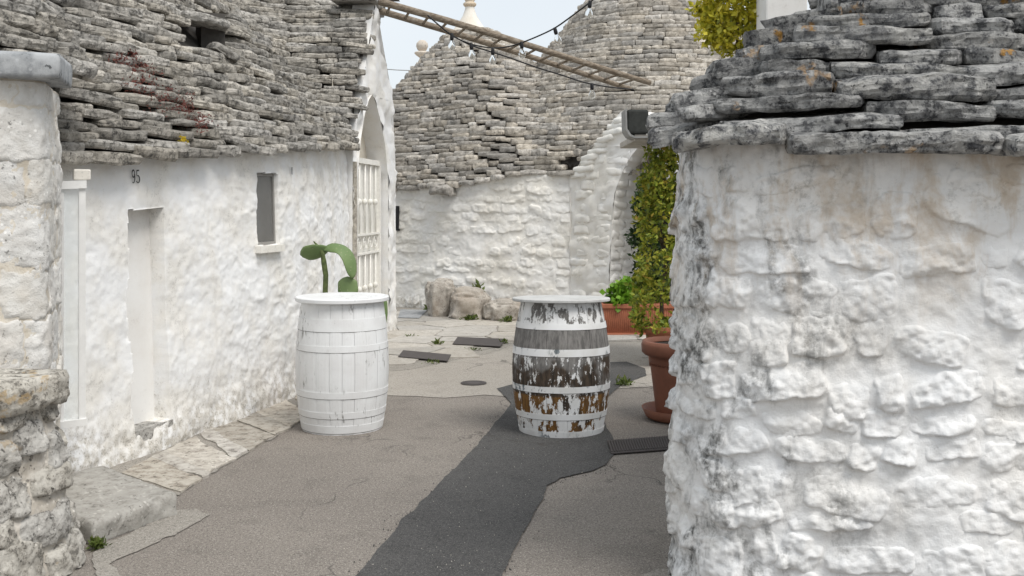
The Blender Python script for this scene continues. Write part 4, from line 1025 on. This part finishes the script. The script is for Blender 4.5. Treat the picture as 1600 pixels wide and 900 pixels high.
boulder('tallest brown boulder at the left end of the row by far wall', 668, 712, 440, 492, 14.9, 3.3, .55)
boulder('middle mottled boulder of the row by far wall, sloping right', 698, 765, 456, 501, 14.55, 8.1, .6)
boulder('low grey boulder just left of the peeling barrel', 756, 828, 470, 507, 14.35, 5.7, .55)

# ================================================================== BARRELS
def barrel(label, cx, cy, prof_, hoops, mat, hoopmat, lid_r, lid_z, lid_t, tiltx, tilty, ns=26, seed=0, lidmat=None):
    t = thing('barrel', label, 'barrel', (cx, cy, 0)); rs = np.random.default_rng(seed)
    Tm = Matrix.Translation((cx, cy, -.006 if tiltx else 0)) @ Matrix.Rotation(tiltx, 4, 'X') @ Matrix.Rotation(tilty, 4, 'Y')
    zz = np.array([p[1] for p in prof_]); rr_ = np.array([p[0] for p in prof_]); Z = np.linspace(zz[0], zz[-1], 22); cf = np.polyfit(zz, rr_, 4); rad = lambda z: np.polyval(cf, z)
    edges = np.sort(np.linspace(0, 2*math.pi, ns, endpoint=False)+rs.uniform(-.03, .03, ns))
    for k in range(ns):
        a0 = edges[k]+.0025; a1 = edges[(k+1) % ns]+(2*math.pi if k == ns-1 else 0)-.0025; V = []; dr = rs.uniform(-.0018, .0018)
        for z in Z:
            for j in range(5):
                a = a0+(a1-a0)*j/4; r = rad(z)+dr-(.0013 if j in (0, 4) else 0); V.append(Tm @ Vector((r*math.cos(a), r*math.sin(a), z)))
            for j in (4, 0):
                a = a0+(a1-a0)*j/4; r = rad(z)-.024; V.append(Tm @ Vector((r*math.cos(a), r*math.sin(a), z)))
        n = 7; F = [(i*n+j, i*n+(j+1) % n, (i+1)*n+(j+1) % n, (i+1)*n+j) for i in range(len(Z)-1) for j in range(n)]+[tuple(range(n))[::-1], tuple((len(Z)-1)*n+j for j in range(n))]
        mk('stave', V, F, mat, t, False)
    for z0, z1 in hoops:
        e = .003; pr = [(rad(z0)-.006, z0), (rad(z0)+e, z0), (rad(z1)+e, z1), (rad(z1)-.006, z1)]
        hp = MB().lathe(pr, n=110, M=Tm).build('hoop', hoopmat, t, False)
        MB().lathe([(rad(z0)-.006, z0-.0028), (rad(z0)+.0016, z0-.0028), (rad(z0)+.0016, z0-.0002), (rad(z0)-.006, z0-.0002)], n=110, M=Tm).build('shade_ring', M['hoop_shade'], hp, False)  # dark ring added as a painted shadow line under the hoop
    pr = [(.001, lid_z-lid_t), (lid_r-.004, lid_z-lid_t), (lid_r, lid_z-lid_t+.004), (lid_r, lid_z-.005), (lid_r-.005, lid_z), (.001, lid_z)]
    MB().lathe(pr, n=72, M=Tm).build('lid', lidmat or mat, t, False)
    MB().lathe([(rad(zz[-1])-.03, zz[-1]-.03), (.001, zz[-1]-.03)], n=32, M=Tm).build('head', mat, t)
    MB().lathe([(.001, .02), (rad(zz[0])-.02, .02)], n=32, M=Tm).build('bottom', mat, t)
    return t
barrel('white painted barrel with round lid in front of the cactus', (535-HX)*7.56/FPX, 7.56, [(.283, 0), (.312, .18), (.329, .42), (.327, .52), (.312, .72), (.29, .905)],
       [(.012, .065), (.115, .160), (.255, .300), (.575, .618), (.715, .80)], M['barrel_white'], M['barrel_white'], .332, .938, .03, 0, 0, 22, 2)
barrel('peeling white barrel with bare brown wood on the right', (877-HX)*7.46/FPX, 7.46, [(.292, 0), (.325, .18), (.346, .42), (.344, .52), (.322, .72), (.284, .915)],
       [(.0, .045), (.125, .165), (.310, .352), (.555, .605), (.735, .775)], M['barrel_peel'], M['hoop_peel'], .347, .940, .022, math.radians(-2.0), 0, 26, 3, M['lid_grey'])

# cactus behind the white barrel, in a clay pot standing on the ground
def pot(t, c, r0, r1, h, rimh, mat, soil=True):
    MB().lathe([(.001, .004), (r0, .0), (r0+.3*(r1-r0), h*.3), (r1*.97, h-rimh), (r1*1.08, h-rimh+.004), (r1*1.10, h), (r1*.98, h), (r1*.93, h-.03)], c, 40).build('pot', mat, t, True)
    if soil: MB().lathe([(r1*.95, h-.03), (r1*.5, h-.022), (.001, h-.018)], c, 24).build('soil', M['soil'], t, True)
dC = 8.25; cC_ = px2w(512, 700, dC); cc = (float(cC_[0]), dC, 0.)
ct = thing('prickly_pear', 'prickly pear cactus rising behind the white barrel lid', 'cactus', cc)
pot(ct, cc, .11, .15, .28, .05, M['terracotta'])
W = lambda px, py, dy=0: px2w(px, py, dC+dy)
MB().tube([np.array([cc[0], cc[1], .24]), W(511, 560), W(508, 455), W(509, 430), W(506, 410), W(504, 396), W(498, 386), W(490, 377)], [.028, .026, .022, .021, .020, .016, .012, .004], 12, True, 3, .18).build('stem', M['cactus_stem'], ct, True)
def pad(pts, widths, thick, up):
    """fleshy pad swept along a centre line"""
    P = np.array(pts); n = 14; k = 18; tt = np.linspace(0, 1, k); ti = np.linspace(0, 1, len(P)); Q = np.stack([np.interp(tt, ti, P[:, j]) for j in range(3)], -1)
    for _ in range(3): Q[1:-1] = .25*Q[:-2]+.5*Q[1:-1]+.25*Q[2:]
    Wd = np.interp(tt, np.linspace(0, 1, len(widths)), widths)*np.sqrt(np.clip(1-(2*tt-1)**8, .02, 1)); T = np.gradient(Q, axis=0); T /= np.linalg.norm(T, axis=1)[:, None]; V = []
    for i in range(k):
        s = np.cross(T[i], up); s /= np.linalg.norm(s); b = np.cross(s, T[i])
        for j in range(n):
            a = 2*math.pi*j/n; V.append(Q[i]+s*Wd[i]*math.cos(a)+b*thick*math.sin(a)*min(1, Wd[i]/.03))
    F = [(i*n+j, i*n+(j+1) % n, (i+1)*n+(j+1) % n, (i+1)*n+j) for i in range(k-1) for j in range(n)]+[tuple(range(n)), tuple((k-1)*n+j for j in range(n))]
    mk('pad', V, F, M['cactus'], ct, True)
pad([W(469, 398, -.02), W(482, 395, -.02), W(498, 393), W(516, 387, .02)], [.03, .075, .085, .065, .02], .011, np.array([.0, .75, .65]))
pad([W(503, 390), W(520, 386), W(536, 390, -.02), W(546, 404, -.03), W(550, 425, -.03), W(551, 436, -.03)], [.01, .045, .06, .07, .068, .05, .02], .010, np.array([.70, -.60, .45]))
pad([W(544, 470), W(544, 455), W(543, 440), W(543, 432)], [.04, .08, .075, .03], .02, np.array([.1, -1., .1]))
pad([W(597, 520), W(600, 490), W(603, 466)], [.02, .03, .01], .015, np.array([.1, -1., .1]))

# ================================================================== PLANTS
def leaves(pts, nrm, size, rng, aspect=.5, fold=.25):
    n = len(pts); d = rng.normal(size=(n, 3))+nrm*.7; d /= np.linalg.norm(d, axis=1)[:, None]; s = np.cross(d, rng.normal(size=(n, 3))); s /= np.linalg.norm(s, axis=1)[:, None]; u = np.cross(s, d)
    L = (size*rng.uniform(.4, 1.7, n))[:, None]
    V = np.stack([pts, pts+d*L*.5+s*L*aspect*.5+u*L*fold*.2, pts+d*L, pts+d*L*.5-s*L*aspect*.5+u*L*fold*.2], 1).reshape(-1, 3)
    b = np.arange(n)[:, None]*4; F = np.concatenate([b+np.array([[0, 1, 2]]), b+np.array([[0, 2, 3]])], 0); return V, F
def crown(parent, shape, n_clump, per, clump_r, size, mat, seed, name='crown', aspect=.5, up=.25):
    rng = np.random.default_rng(seed); C = []
    while len(C) < n_clump:
        p = shape(rng)
        if p is not None: C.append(p)
    C = np.array(C); r = clump_r*rng.uniform(.6, 1.4, n_clump); o = rng.normal(size=(n_clump, per, 3)); o /= np.linalg.norm(o, axis=2)[..., None]; k = rng.uniform(.2, 1, (n_clump, per, 1))**.6
    P = C[:, None]+o*k*r[:, None, None]*np.array([1, 1, .8]); nrm = (o+np.array([0, 0, up])).reshape(-1, 3)
    V, F = leaves(P.reshape(-1, 3), nrm, size, rng, aspect); return mk(name, V, F, mat, parent, False)
def column_shape(c, z0, z1, r, seed, shell=.45, top=.55):
    def f(rng):
        t = rng.uniform(0, 1); a = rng.uniform(0, 2*math.pi); rad = r*(1-.25*t)*min(1, (1-t)/.25+top)*(1+.55*float(vnoise(np.array([[math.cos(a)*1.6+seed, math.sin(a)*1.6, t*8]]), 3)[0]))
        k = rng.uniform(shell, 1)**.5; return np.array([c[0]+rad*k*math.cos(a), c[1]+rad*k*math.sin(a), z0+(z1-z0)*t])
    return f
def limbs(parent, base, top, r, n, seed, spread, name='trunk'):
    rng = np.random.default_rng(seed); mb = MB(); base = np.array(base, float); top = np.array(top, float)
    P = [base+(top-base)*t+np.array([rng.normal(0, .02), rng.normal(0, .02), 0])*(t > 0) for t in np.linspace(0, 1, 6)]; mb.tube(P, np.linspace(r, r*.3, 6), 8)
    for k in range(n):
        t = rng.uniform(.25, .9); p = base+(top-base)*t; a = rng.uniform(0, 6.28); q = p+np.array([math.cos(a)*spread, math.sin(a)*spread, spread*rng.uniform(.5, 1.2)]); mb.tube([p, (p+q)/2+np.array([0, 0, .03]), q], [r*.4, r*.28, r*.1], 5)
    return mb.build(name, M['bark'], parent, True)
# golden hedge shrub
hc_ = (1.475, 10.4); hs = thing('potted_shrub', 'tall golden-green shrub in a clay pot under the gutter', 'shrub', (*hc_, 0))
pot(hs, (*hc_, 0), .12, .165, .40, .07, M['terracotta'])
limbs(hs, (*hc_, .36), (*hc_, 1.9), .022, 16, 2, .16)
crown(hs, column_shape(hc_, .38, 2.13, .27, 3., .3, .4), 185, 34, .085, .046, M['leaf_hedge'], 61, aspect=.55)
# dark conifer behind it
dc_ = (1.75, 13.4); ds = thing('potted_conifer', 'dark green conifer behind the golden shrub', 'shrub', (*dc_, 0))
pot(ds, (*dc_, 0), .12, .16, .35, .06, M['terracotta'])
limbs(ds, (*dc_, .3), (*dc_, 2.45), .02, 14, 3, .12)
crown(ds, column_shape(dc_, .4, 1.95, .19, 6., .3, .3), 220, 44, .07, .05, M['leaf_dark'], 62, aspect=.5)
crown(ds, column_shape((dc_[0]+.06, dc_[1]), 1.95, 2.6, .06, 6., .3, .2), 22, 16, .035, .03, M['leaf_dark'], 66, 'leader', aspect=.3)
# rectangular planter with bright leafy plant
d0 = 12.75; pl0 = px2w(941, 525, d0); pl = thing('planter_box', 'long ribbed terracotta planter box against the far wall', 'planter', (1.5, d0+.15, 0))
x0 = pl0[0]; x1 = x0+.86; hz = .385
def trough(x0, x1, y0, y1, z0, z1, fl):
    V = []
    for z, e in ((z0, -fl), (z1, 0)): V += [(x0-e, y0-e, z), (x1+e, y0-e, z), (x1+e, y1+e, z), (x0-e, y1+e, z)]
    return V
mb = MB(); mb.add(trough(x0, x1, d0, d0+.32, .03, hz-.05, .03), [(0, 1, 5, 4), (1, 2, 6, 5), (2, 3, 7, 6), (3, 0, 4, 7), (0, 3, 2, 1)]); mb.build('body', M['terracotta'], pl)
e = .018; mb = MB()
for a in ((x0-e, x1+e, d0-e, d0+.02), (x0-e, x1+e, d0+.30, d0+.32+e), (x0-e, x0+.02, d0+.021, d0+.299), (x1-.02, x1+e, d0+.021, d0+.299)): mb.box(((a[0]+a[1])/2, (a[2]+a[3])/2, hz-.025), (1, 0, 0), (0, 1, 0), (0, 0, 1), ((a[1]-a[0])/2, (a[3]-a[2])/2, .027))
mb.build('rim', M['terracotta'], pl, bevel=.006)
for k in range(34):
    x = x0+.02+(x1-x0-.04)*k/33
    MB().tube([(x+.03*(.5-k/33)*1.6, d0+.026, .05), (x, d0+.001, hz-.055)], .006, 5).build('rib', M['terracotta'], pl, True)
mb = MB(); mb.box(((x0+x1)/2, d0+.15, .016), (1, 0, 0), (0, 1, 0), (0, 0, 1), ((x1-x0)/2+.01, .18, .014)); mb.build('tray', M['terracotta'], pl, bevel=.006)
MB().box(((x0+x1)/2, d0+.16, hz-.045), (1, 0, 0), (0, 1, 0), (0, 0, 1), ((x1-x0)/2-.01, .13, .01)).build('soil', M['soil'], pl)
bp_c = px2w(977, 470, d0+.16); bp = thing('leafy_plant', 'bright green leafy plant growing in the ribbed planter box', 'plant', (bp_c[0], d0+.16, hz-.03))
def bush_shape(c, rx, ry, rz, seed):
    def f(rng):
        v = rng.normal(size=3); v /= np.linalg.norm(v); v[2] = abs(v[2]); k = rng.uniform(.25, 1)**.5*(1+.3*float(vnoise(np.array([v*1.7+seed]), 3)[0])); return np.array([c[0]+v[0]*rx*k, c[1]+v[1]*ry*k, c[2]+v[2]*rz*k])
    return f
crown(bp, bush_shape((bp_c[0], d0+.16, hz-.03), .24, .17, .30, 2.), 90, 14, .05, .062, M['leaf_bright'], 63, 'foliage', .85, .7)
mb = MB(); rng = np.random.default_rng(8)
for k in range(14): a = rng.uniform(0, 6.28); mb.tube([(bp_c[0], d0+.16, hz-.04), (bp_c[0]+.08*math.cos(a), d0+.16+.06*math.sin(a), hz+.1), (bp_c[0]+.17*math.cos(a), d0+.16+.12*math.sin(a), hz+.2)], [.006, .005, .003], 5)
mb.build('stems', M['weed'], bp, True)
# large round pot with saucer
d1 = 7.85; pc = ((1062-HX)*d1/FPX, d1, 0.)
bpot = thing('flower_pot', 'large brown round pot on a saucer beside the stone wall', 'pot', pc)
MB().lathe([(.001, .012), (.20, .012), (.235, .03), (.268, .085), (.282, .088), (.250, .02), (.21, .0), (.001, .0)], pc, 56).build('saucer', M['terracotta_dark'], bpot, True)
MB().lathe([(.001, .02), (.165, .02), (.175, .05), (.222, .44), (.226, .475), (.262, .48), (.280, .50), (.284, .555), (.274, .582), (.245, .585), (.232, .55)], pc, 56).build('body', M['terracotta_dark'], bpot, True)
for k in range(36):
    a = 2*math.pi*k/36; b = a+.13; P = [(pc[0]+r*math.cos(t), pc[1]+r*math.sin(t), z) for r, t, z in ((.2215, a, .405), (.2235, a+.02, .42), (.2235, b-.02, .42), (.2215, b, .405))]; MB().tube(P, .004, 5).build('scallop', M['terracotta_dark'], bpot, True)
MB().lathe([(.238, .545), (.12, .555), (.001, .56)], pc, 24).build('soil', M['soil'], bpot, True)
# yellow bush behind the near roof
yb = px2w(1150, 20, 7.9); ybt = thing('yellow_bush', 'yellow-green flowering bush rising behind the near slab roof', 'bush', (yb[0], 7.9, 0))
limbs(ybt, (yb[0], 7.9, 0), (yb[0], 7.9, 2.95), .035, 14, 5, .22)
def ys_(rng):
    v = rng.normal(size=3); v /= np.linalg.norm(v); k = rng.uniform(.35, 1)**.5*(1+.34*float(vnoise(np.array([v*1.8+4.]), 3)[0])); return np.array([yb[0]+v[0]*.27*k, 7.9+v[1]*.28*k, yb[2]+.02+v[2]*.38*k])
crown(ybt, ys_, 190, 30, .06, .042, M['leaf_yellow'], 64, aspect=.55)
# white stack behind the near roof
wx0, wx1 = px2w(1197, 0, 7.3)[0], px2w(1262, 0, 7.3)[0]
ws = thing('white_stack', 'white plastered chimney stack behind the near slab roof', 'chimney', ((wx0+wx1)/2, 7.45, 0))
MB().box(((wx0+wx1)/2, 7.45, 1.75), (1, 0, 0), (0, 1, 0), (0, 0, 1), ((wx1-wx0)/2, .15, 1.75)).build('shaft', M['wash_plain'], ws, bevel=.012)
MB().box(((wx0+wx1)/2, 7.45, 3.53), (1, 0, 0), (0, 1, 0), (0, 0, 1), ((wx1-wx0)/2+.03, .18, .03)).build('cap', M['wash_plain'], ws, bevel=.008)
# side canopy with gutter behind the near hut
dg = 10.0; sp = thing('side_canopy', 'thin grey canopy with open box gutter above the golden shrub', 'canopy', (2.2, dg+.6, 0))
q0 = px2w(992, 222, dg); q1 = px2w(1140, 208, dg)
MB().box(((q0[0]+q1[0])/2, dg+.7, (q0[2]+q1[2])/2), (1, 0, 0), (0, 1, 0), (0, 0, 1), ((q1[0]-q0[0])/2, .7, .03)).build('canopy_slab', flat_mat('canopy_concrete', (.42, .39, .35), .9, .2, 8), sp, bevel=.006)
MB().box((q1[0]-.1, dg+.7, (q0[2])/2-.02), (1, 0, 0), (0, 1, 0), (0, 0, 1), (.12, .6, q0[2]/2-.02)).build('pier', M['wash_plain'], sp)
ga, gb = px2w(976, 172, dg), px2w(1030, 217, dg); th = .012
prof_g = [(ga[0], ga[2]), (ga[0]+.005, gb[2]+.08), (ga[0]+.04, gb[2]+.025), (ga[0]+.09, gb[2]+.004), (gb[0], gb[2]+.01)]
V = []; F = []
for y in (dg-.06, dg+.30):
    for (x, z) in prof_g: V.append((x, y, z))
    for (x, z) in prof_g: V.append((x+th*1.2, y, z+th*1.2))
n = len(prof_g)
for i in range(n-1): F += [(i, i+1, 2*n+i+1, 2*n+i), (n+i, 3*n+i, 3*n+i+1, n+i+1), (i, n+i, n+i+1, i+1), (2*n+i, 2*n+i+1, 3*n+i+1, 3*n+i)]
F += [(0, 2*n, 3*n, n), (n-1, 2*n-1, 4*n-1, 3*n-1)]
mk('gutter', V, F, M['grey_metal'], sp, False)
gi = px2w(1013, 214, dg); gm = MB(); gm.box(((ga[0]+.02+gi[0])/2, dg+.14, (ga[2]+gb[2])/2+.025), (1, 0, 0), (0, 1, 0), (0, 0, 1), ((gi[0]-ga[0]-.02)/2, .17, (ga[2]-gb[2])/2-.022)); gm.build('gutter_end', M['gutter_in'], sp, bevel=.02)
# slabs sitting over the canopy
rng = np.random.default_rng(77)

# ------------------------------------------------------------------ weeds, stonecrop, moss
def weed(label, px, py, wpx, n, seed, mat='weed', z=.012, h=.06, on=None, cat='weed', name='weed_tuft', group='weeds in the paving'):
    if on is None: x, y = gnd(px, py); zb = z
    else: p = px2w(px, py, on); x, y, zb = p
    r = wpx*y/FPX/2; rng = np.random.default_rng(seed); t = thing(name, label, cat, (x, y, zb), group)
    P = np.stack([x+rng.normal(0, r*.5, n), y+rng.normal(0, r*.4, n), zb+np.abs(rng.normal(0, h*.3, n))], -1); V, F = leaves(P, np.tile([0, 0, 1.2], (n, 1)), h*.75, rng, .4); mk('leaf_tuft', V, F, M[mat], t, False)['kind'] = 'stuff'
weed('small weed tuft right of the peeling barrel base', 975, 603, 30, 90, 1)
weed('weed tuft at the foot of the low grey boulder', 792, 505, 16, 60, 2, h=.08)
weed('weed tuft in front of the middle boulder', 735, 502, 20, 70, 3, h=.08)
weed('upright weed clump against the tallest boulder left side', 678, 487, 12, 90, 4, h=.16)
weed('weed in the paving between the two drain covers', 685, 540, 14, 50, 5)
weed('weed line along the near edge of the left drain cover', 675, 569, 24, 50, 6, h=.03)
weed('weed line below the right drain cover', 742, 549, 22, 50, 7, h=.03)
weed('weed beside the right end of the right drain cover', 788, 538, 10, 40, 8, h=.05)
weed('mossy green tuft under the stone doorstep corner', 153, 858, 22, 160, 9, h=.035)
weed('dry weeds by the white barrel at the wall foot', 440, 622, 26, 60, 10, h=.04)
weed('tiny weeds in the joint left of the drain covers', 640, 528, 26, 40, 12, h=.03)
weed('grass sprig on top of the middle boulder', 745, 458, 18, 60, 13, on=14.9, h=.12)
# stonecrop growing on the left roof
rng = np.random.default_rng(12); redP = []
dirs = []
for k in range(46):
    t = rng.uniform(0, 1); px = np.interp(t, [0, .35, .7, 1], [192, 235, 275, 318])+rng.normal(0, 13); py = np.interp(t, [0, .35, .7, 1], [92, 135, 165, 200])+rng.normal(0, 14); redP.append((px, py, rng.uniform(.02, .06)))
XYZ = []
def hit(px, py):
    for d in np.arange(6.2, 13, .01):
        p = px2w(px, py, d)
        if xs_L[0] < p[0] < xs_L[-1] and p[2] <= bil(FL, xs_L, ys_L, p)+float(zeL(p[0], p[1]))+.05 and bil(FL, xs_L, ys_L, p) > 0: return px2w(px, py, d-.10)
    return None
xs_L = np.arange(-6.2, -1.2, .04); ys_L = np.arange(5.0, 14.6, .04)
VV = []; FF = []; off = 0
for px, py, r in redP:
    p = hit(px, py)
    if p is None: continue
    n = 60; P = p+rng.normal(0, 1, (n, 3))*r*np.array([.8, .8, .6]); V, F = leaves(P, np.tile([.4, -.6, .6], (n, 1)), .015, rng, .6); VV.append(V); FF.append(F+off); off += len(V)
if VV:
    sc = thing('stonecrop', 'trailing red stonecrop growing across the left slab roof', 'plant', tuple(hit(250, 150))); mk('foliage', np.concatenate(VV), np.concatenate(FF), M['red_plant'], sc, False)
p = hit(286, 219)
if p is not None:
    yf = thing('yellow_flower', 'tiny yellow flower on the left roof edge', 'flower', tuple(p)); V, F = leaves(p+rng.normal(0, .012, (40, 3)), np.tile([.4, -.6, .6], (40, 1)), .02, rng, .8); mk('petals', V, F, M['yellow_flower'], yf, False)
# smoke hole: dark niche with lintel slab
p = hit(322, 62)
if p is not None:
    c = p+np.array([-.06, .33, .06]); 
    hole = MB(); hole.box(c, (.9, .44, 0), (-.44, .9, 0), (0, 0, 1), (.10, .14, .20)); hole.build('smoke_hole', M['roof_core'], LH)
    V, F = slab_verts(.44, .34, .06, (36, 14, 6), 901, 1.1); link('lintel', mesh_np('lintel', V, F, False), M['roof_left'], LH, Matrix.Translation(Vector(px2w(318, 32, p[1]-.10))) @ Matrix.Rotation(math.radians(22), 4, 'Z') @ Matrix.Rotation(math.radians(9), 4, 'Y'))
    V, F = slab_verts(.26, .2, .06, (24, 12, 6), 905, 1.1); link('side_stone', mesh_np('side_stone', V, F, False), M['roof_left'], LH, Matrix.Translation(Vector(px2w(352, 84, p[1]-.06))) @ Matrix.Rotation(math.radians(30), 4, 'Z') @ Matrix.Rotation(math.radians(25), 4, 'Y'))

# ================================================================== LADDER across the lane, string lights, wires
ld = thing('ladder', 'old wooden pole ladder laid across between the roofs', 'ladder', (-1.5, 12.2, 3.9))
a0 = px2w(592, 2, 12.05); a1 = px2w(1016, 128, 13.4); b0 = px2w(588, 15, 12.45); b1 = px2w(985, 138, 13.75)
MB().tube([a0+(a1-a0)*t+np.array([0, 0, .012*math.sin(t*5)]) for t in np.linspace(0, 1, 14)], np.linspace(.043, .034, 14), 12, True, 1, .06).build('rail', M['wood'], ld, True)
MB().tube([b0+(b1-b0)*t+np.array([0, 0, .01*math.sin(t*4)]) for t in np.linspace(0, 1, 14)], np.linspace(.042, .032, 14), 12, True, 5, .06).build('rail', M['wood'], ld, True)
for k in range(15):
    t = (k+.6)/15.4; MB().tube([a0+(a1-a0)*t, b0+(b1-b0)*t], .016, 8).build('rung', M['wood'], ld, True)
# masonry block carrying the right end
rb = px2w(1020, 140, 13.6); 
sl = thing('string_lights', 'black festoon cable with clear bulbs hanging along the ladder', 'string lights', (-.5, 12.5, 3.5))
cp = [(668, 24, 12.15), (690, 43, 12.2), (706, 56, 12.25), (722, 64, 12.3), (745, 72, 12.35), (775, 76, 12.4), (800, 72, 12.4), (815, 67, 12.35), (840, 57, 12.2), (868, 44, 12.0), (895, 24, 11.8), (922, 4, 11.6), (950, -22, 11.4)]
cp2 = [(700, 52, 12.3), (735, 71, 12.45), (790, 88, 12.6), (840, 106, 12.7), (880, 118, 12.8), (912, 129, 12.85), (950, 136, 12.9), (990, 140, 13.0)]
def cable(pts, r): 
    P = np.array([px2w(*p) for p in pts]); tt = np.linspace(0, 1, 50); ti = np.linspace(0, 1, len(P)); Q = np.stack([np.interp(tt, ti, P[:, j]) for j in range(3)], -1)
    for _ in range(3): Q[1:-1] = .25*Q[:-2]+.5*Q[1:-1]+.25*Q[2:]
    return MB().tube(Q, r, 6).build('cable', M['black'], sl, True)
cable(cp, .009); cable(cp2, .009)
for (px, py, d, tl) in ((706, 54, 12.22, 0), (736, 69, 12.33, .1), (770, 77, 12.36, 0), (815, 67, 12.32, .05), (867, 45, 12.0, .25), (922, 3, 11.6, -.1), (925, 132, 12.85, 0)):
    p = px2w(px, py, d); Mx = Matrix.Translation(Vector(p)) @ Matrix.Rotation(-tl, 4, 'Y')
    so = MB().lathe([(.001, .02), (.018, .018), (.024, 0), (.027, -.05), (.023, -.075), (.001, -.075)], n=14, M=Mx @ Matrix.Scale(.85, 4)).build('socket', M['black'], sl, True)
    MB().lathe([(.018, -.076), (.024, -.095), (.046, -.135), (.052, -.165), (.046, -.195), (.028, -.215), (.001, -.222)], n=18, M=Mx @ Matrix.Scale(.82, 4)).build('bulb', M['bulb'], sl, True)
for k, (p0, p1) in enumerate((((560, 104, 19), (700, 108, 24)), ((560, 138, 19), (700, 132, 24)))):
    P0, P1 = px2w(*p0), px2w(*p1); o = MB().tube([P0+(P1-P0)*t-np.array([0, 0, .05*math.sin(math.pi*t)]) for t in np.linspace(0, 1, 9)], .009, 5).build('overhead_wire', M['grey_metal'], None, True, origin=tuple(P0))
    tag(o, ('upper', 'lower')[k]+' thin overhead wire crossing the sky beside the gable', 'wire', 'overhead wires')

# loose pale chips scattered on the asphalt
rng = np.random.default_rng(99); VV = []; FF = []; off = 0
for k in range(200):
    px, py = rng.uniform(300, 1030), 560+340*rng.random()**.8
    if rng.random() < .6: px = np.clip(rng.normal(np.interp(py, [600, 700, 900], [880, 840, 690]), 55), 300, 1030)
    x, y = gnd(px, py); r = rng.uniform(.0015, .0045); a = rng.uniform(0, 6.28, 4)
    VV.append(np.array([[x+r*math.cos(a[0]), y+r*math.sin(a[0]), .007], [x+r*math.cos(a[0]+2), y+r*math.sin(a[0]+2.2), .007], [x+r*math.cos(a[0]+4), y+r*math.sin(a[0]+4.1), .007], [x+r*.3*math.cos(a[1]), y, .009+r*.9]])); FF.append(np.array([[0, 1, 3], [1, 2, 3], [2, 0, 3]])+off); off += 4
ch = mk('gravel', np.concatenate(VV), np.concatenate(FF), M['strip'], None, False); tag(ch, 'loose pale stone chips scattered over the asphalt', 'gravel', kind='stuff')

# crumbs broken from the edges of the road patch
edge_px = [(552, 907), (585, 868), (618, 832), (627, 812), (645, 800), (692, 752), (742, 702), (748, 693), (775, 662), (800, 632)], [(958, 690), (962, 708), (945, 728), (925, 737), (875, 748), (856, 760), (842, 790), (818, 834), (792, 885), (782, 905)]
VV = []; FF = []; off = 0; rng = np.random.default_rng(123)
for ln_ in edge_px:
    E = np.array([gnd(*p) for p in ln_])
    for k in range(150):
        t = rng.uniform(0, len(E)-1.001); i = int(t); p = E[i]+(E[i+1]-E[i])*(t-i)+rng.normal(0, .03, 2); r = rng.uniform(.0015, .005); a = rng.uniform(0, 6.28)
        VV.append(np.array([[p[0]+r*math.cos(a+q), p[1]+r*math.sin(a+q), .001] for q in (0, 2.0, 4.3)]+[[p[0], p[1], .006+r*.5]])); FF.append(np.array([[0, 1, 3], [1, 2, 3], [2, 0, 3]])+off); off += 4
cr = mk('asphalt_crumbs', np.concatenate(VV), np.concatenate(FF), M['asphalt_dark'], None, False); tag(cr, 'dark asphalt crumbs along the edges of the road patch', 'gravel', kind='stuff')
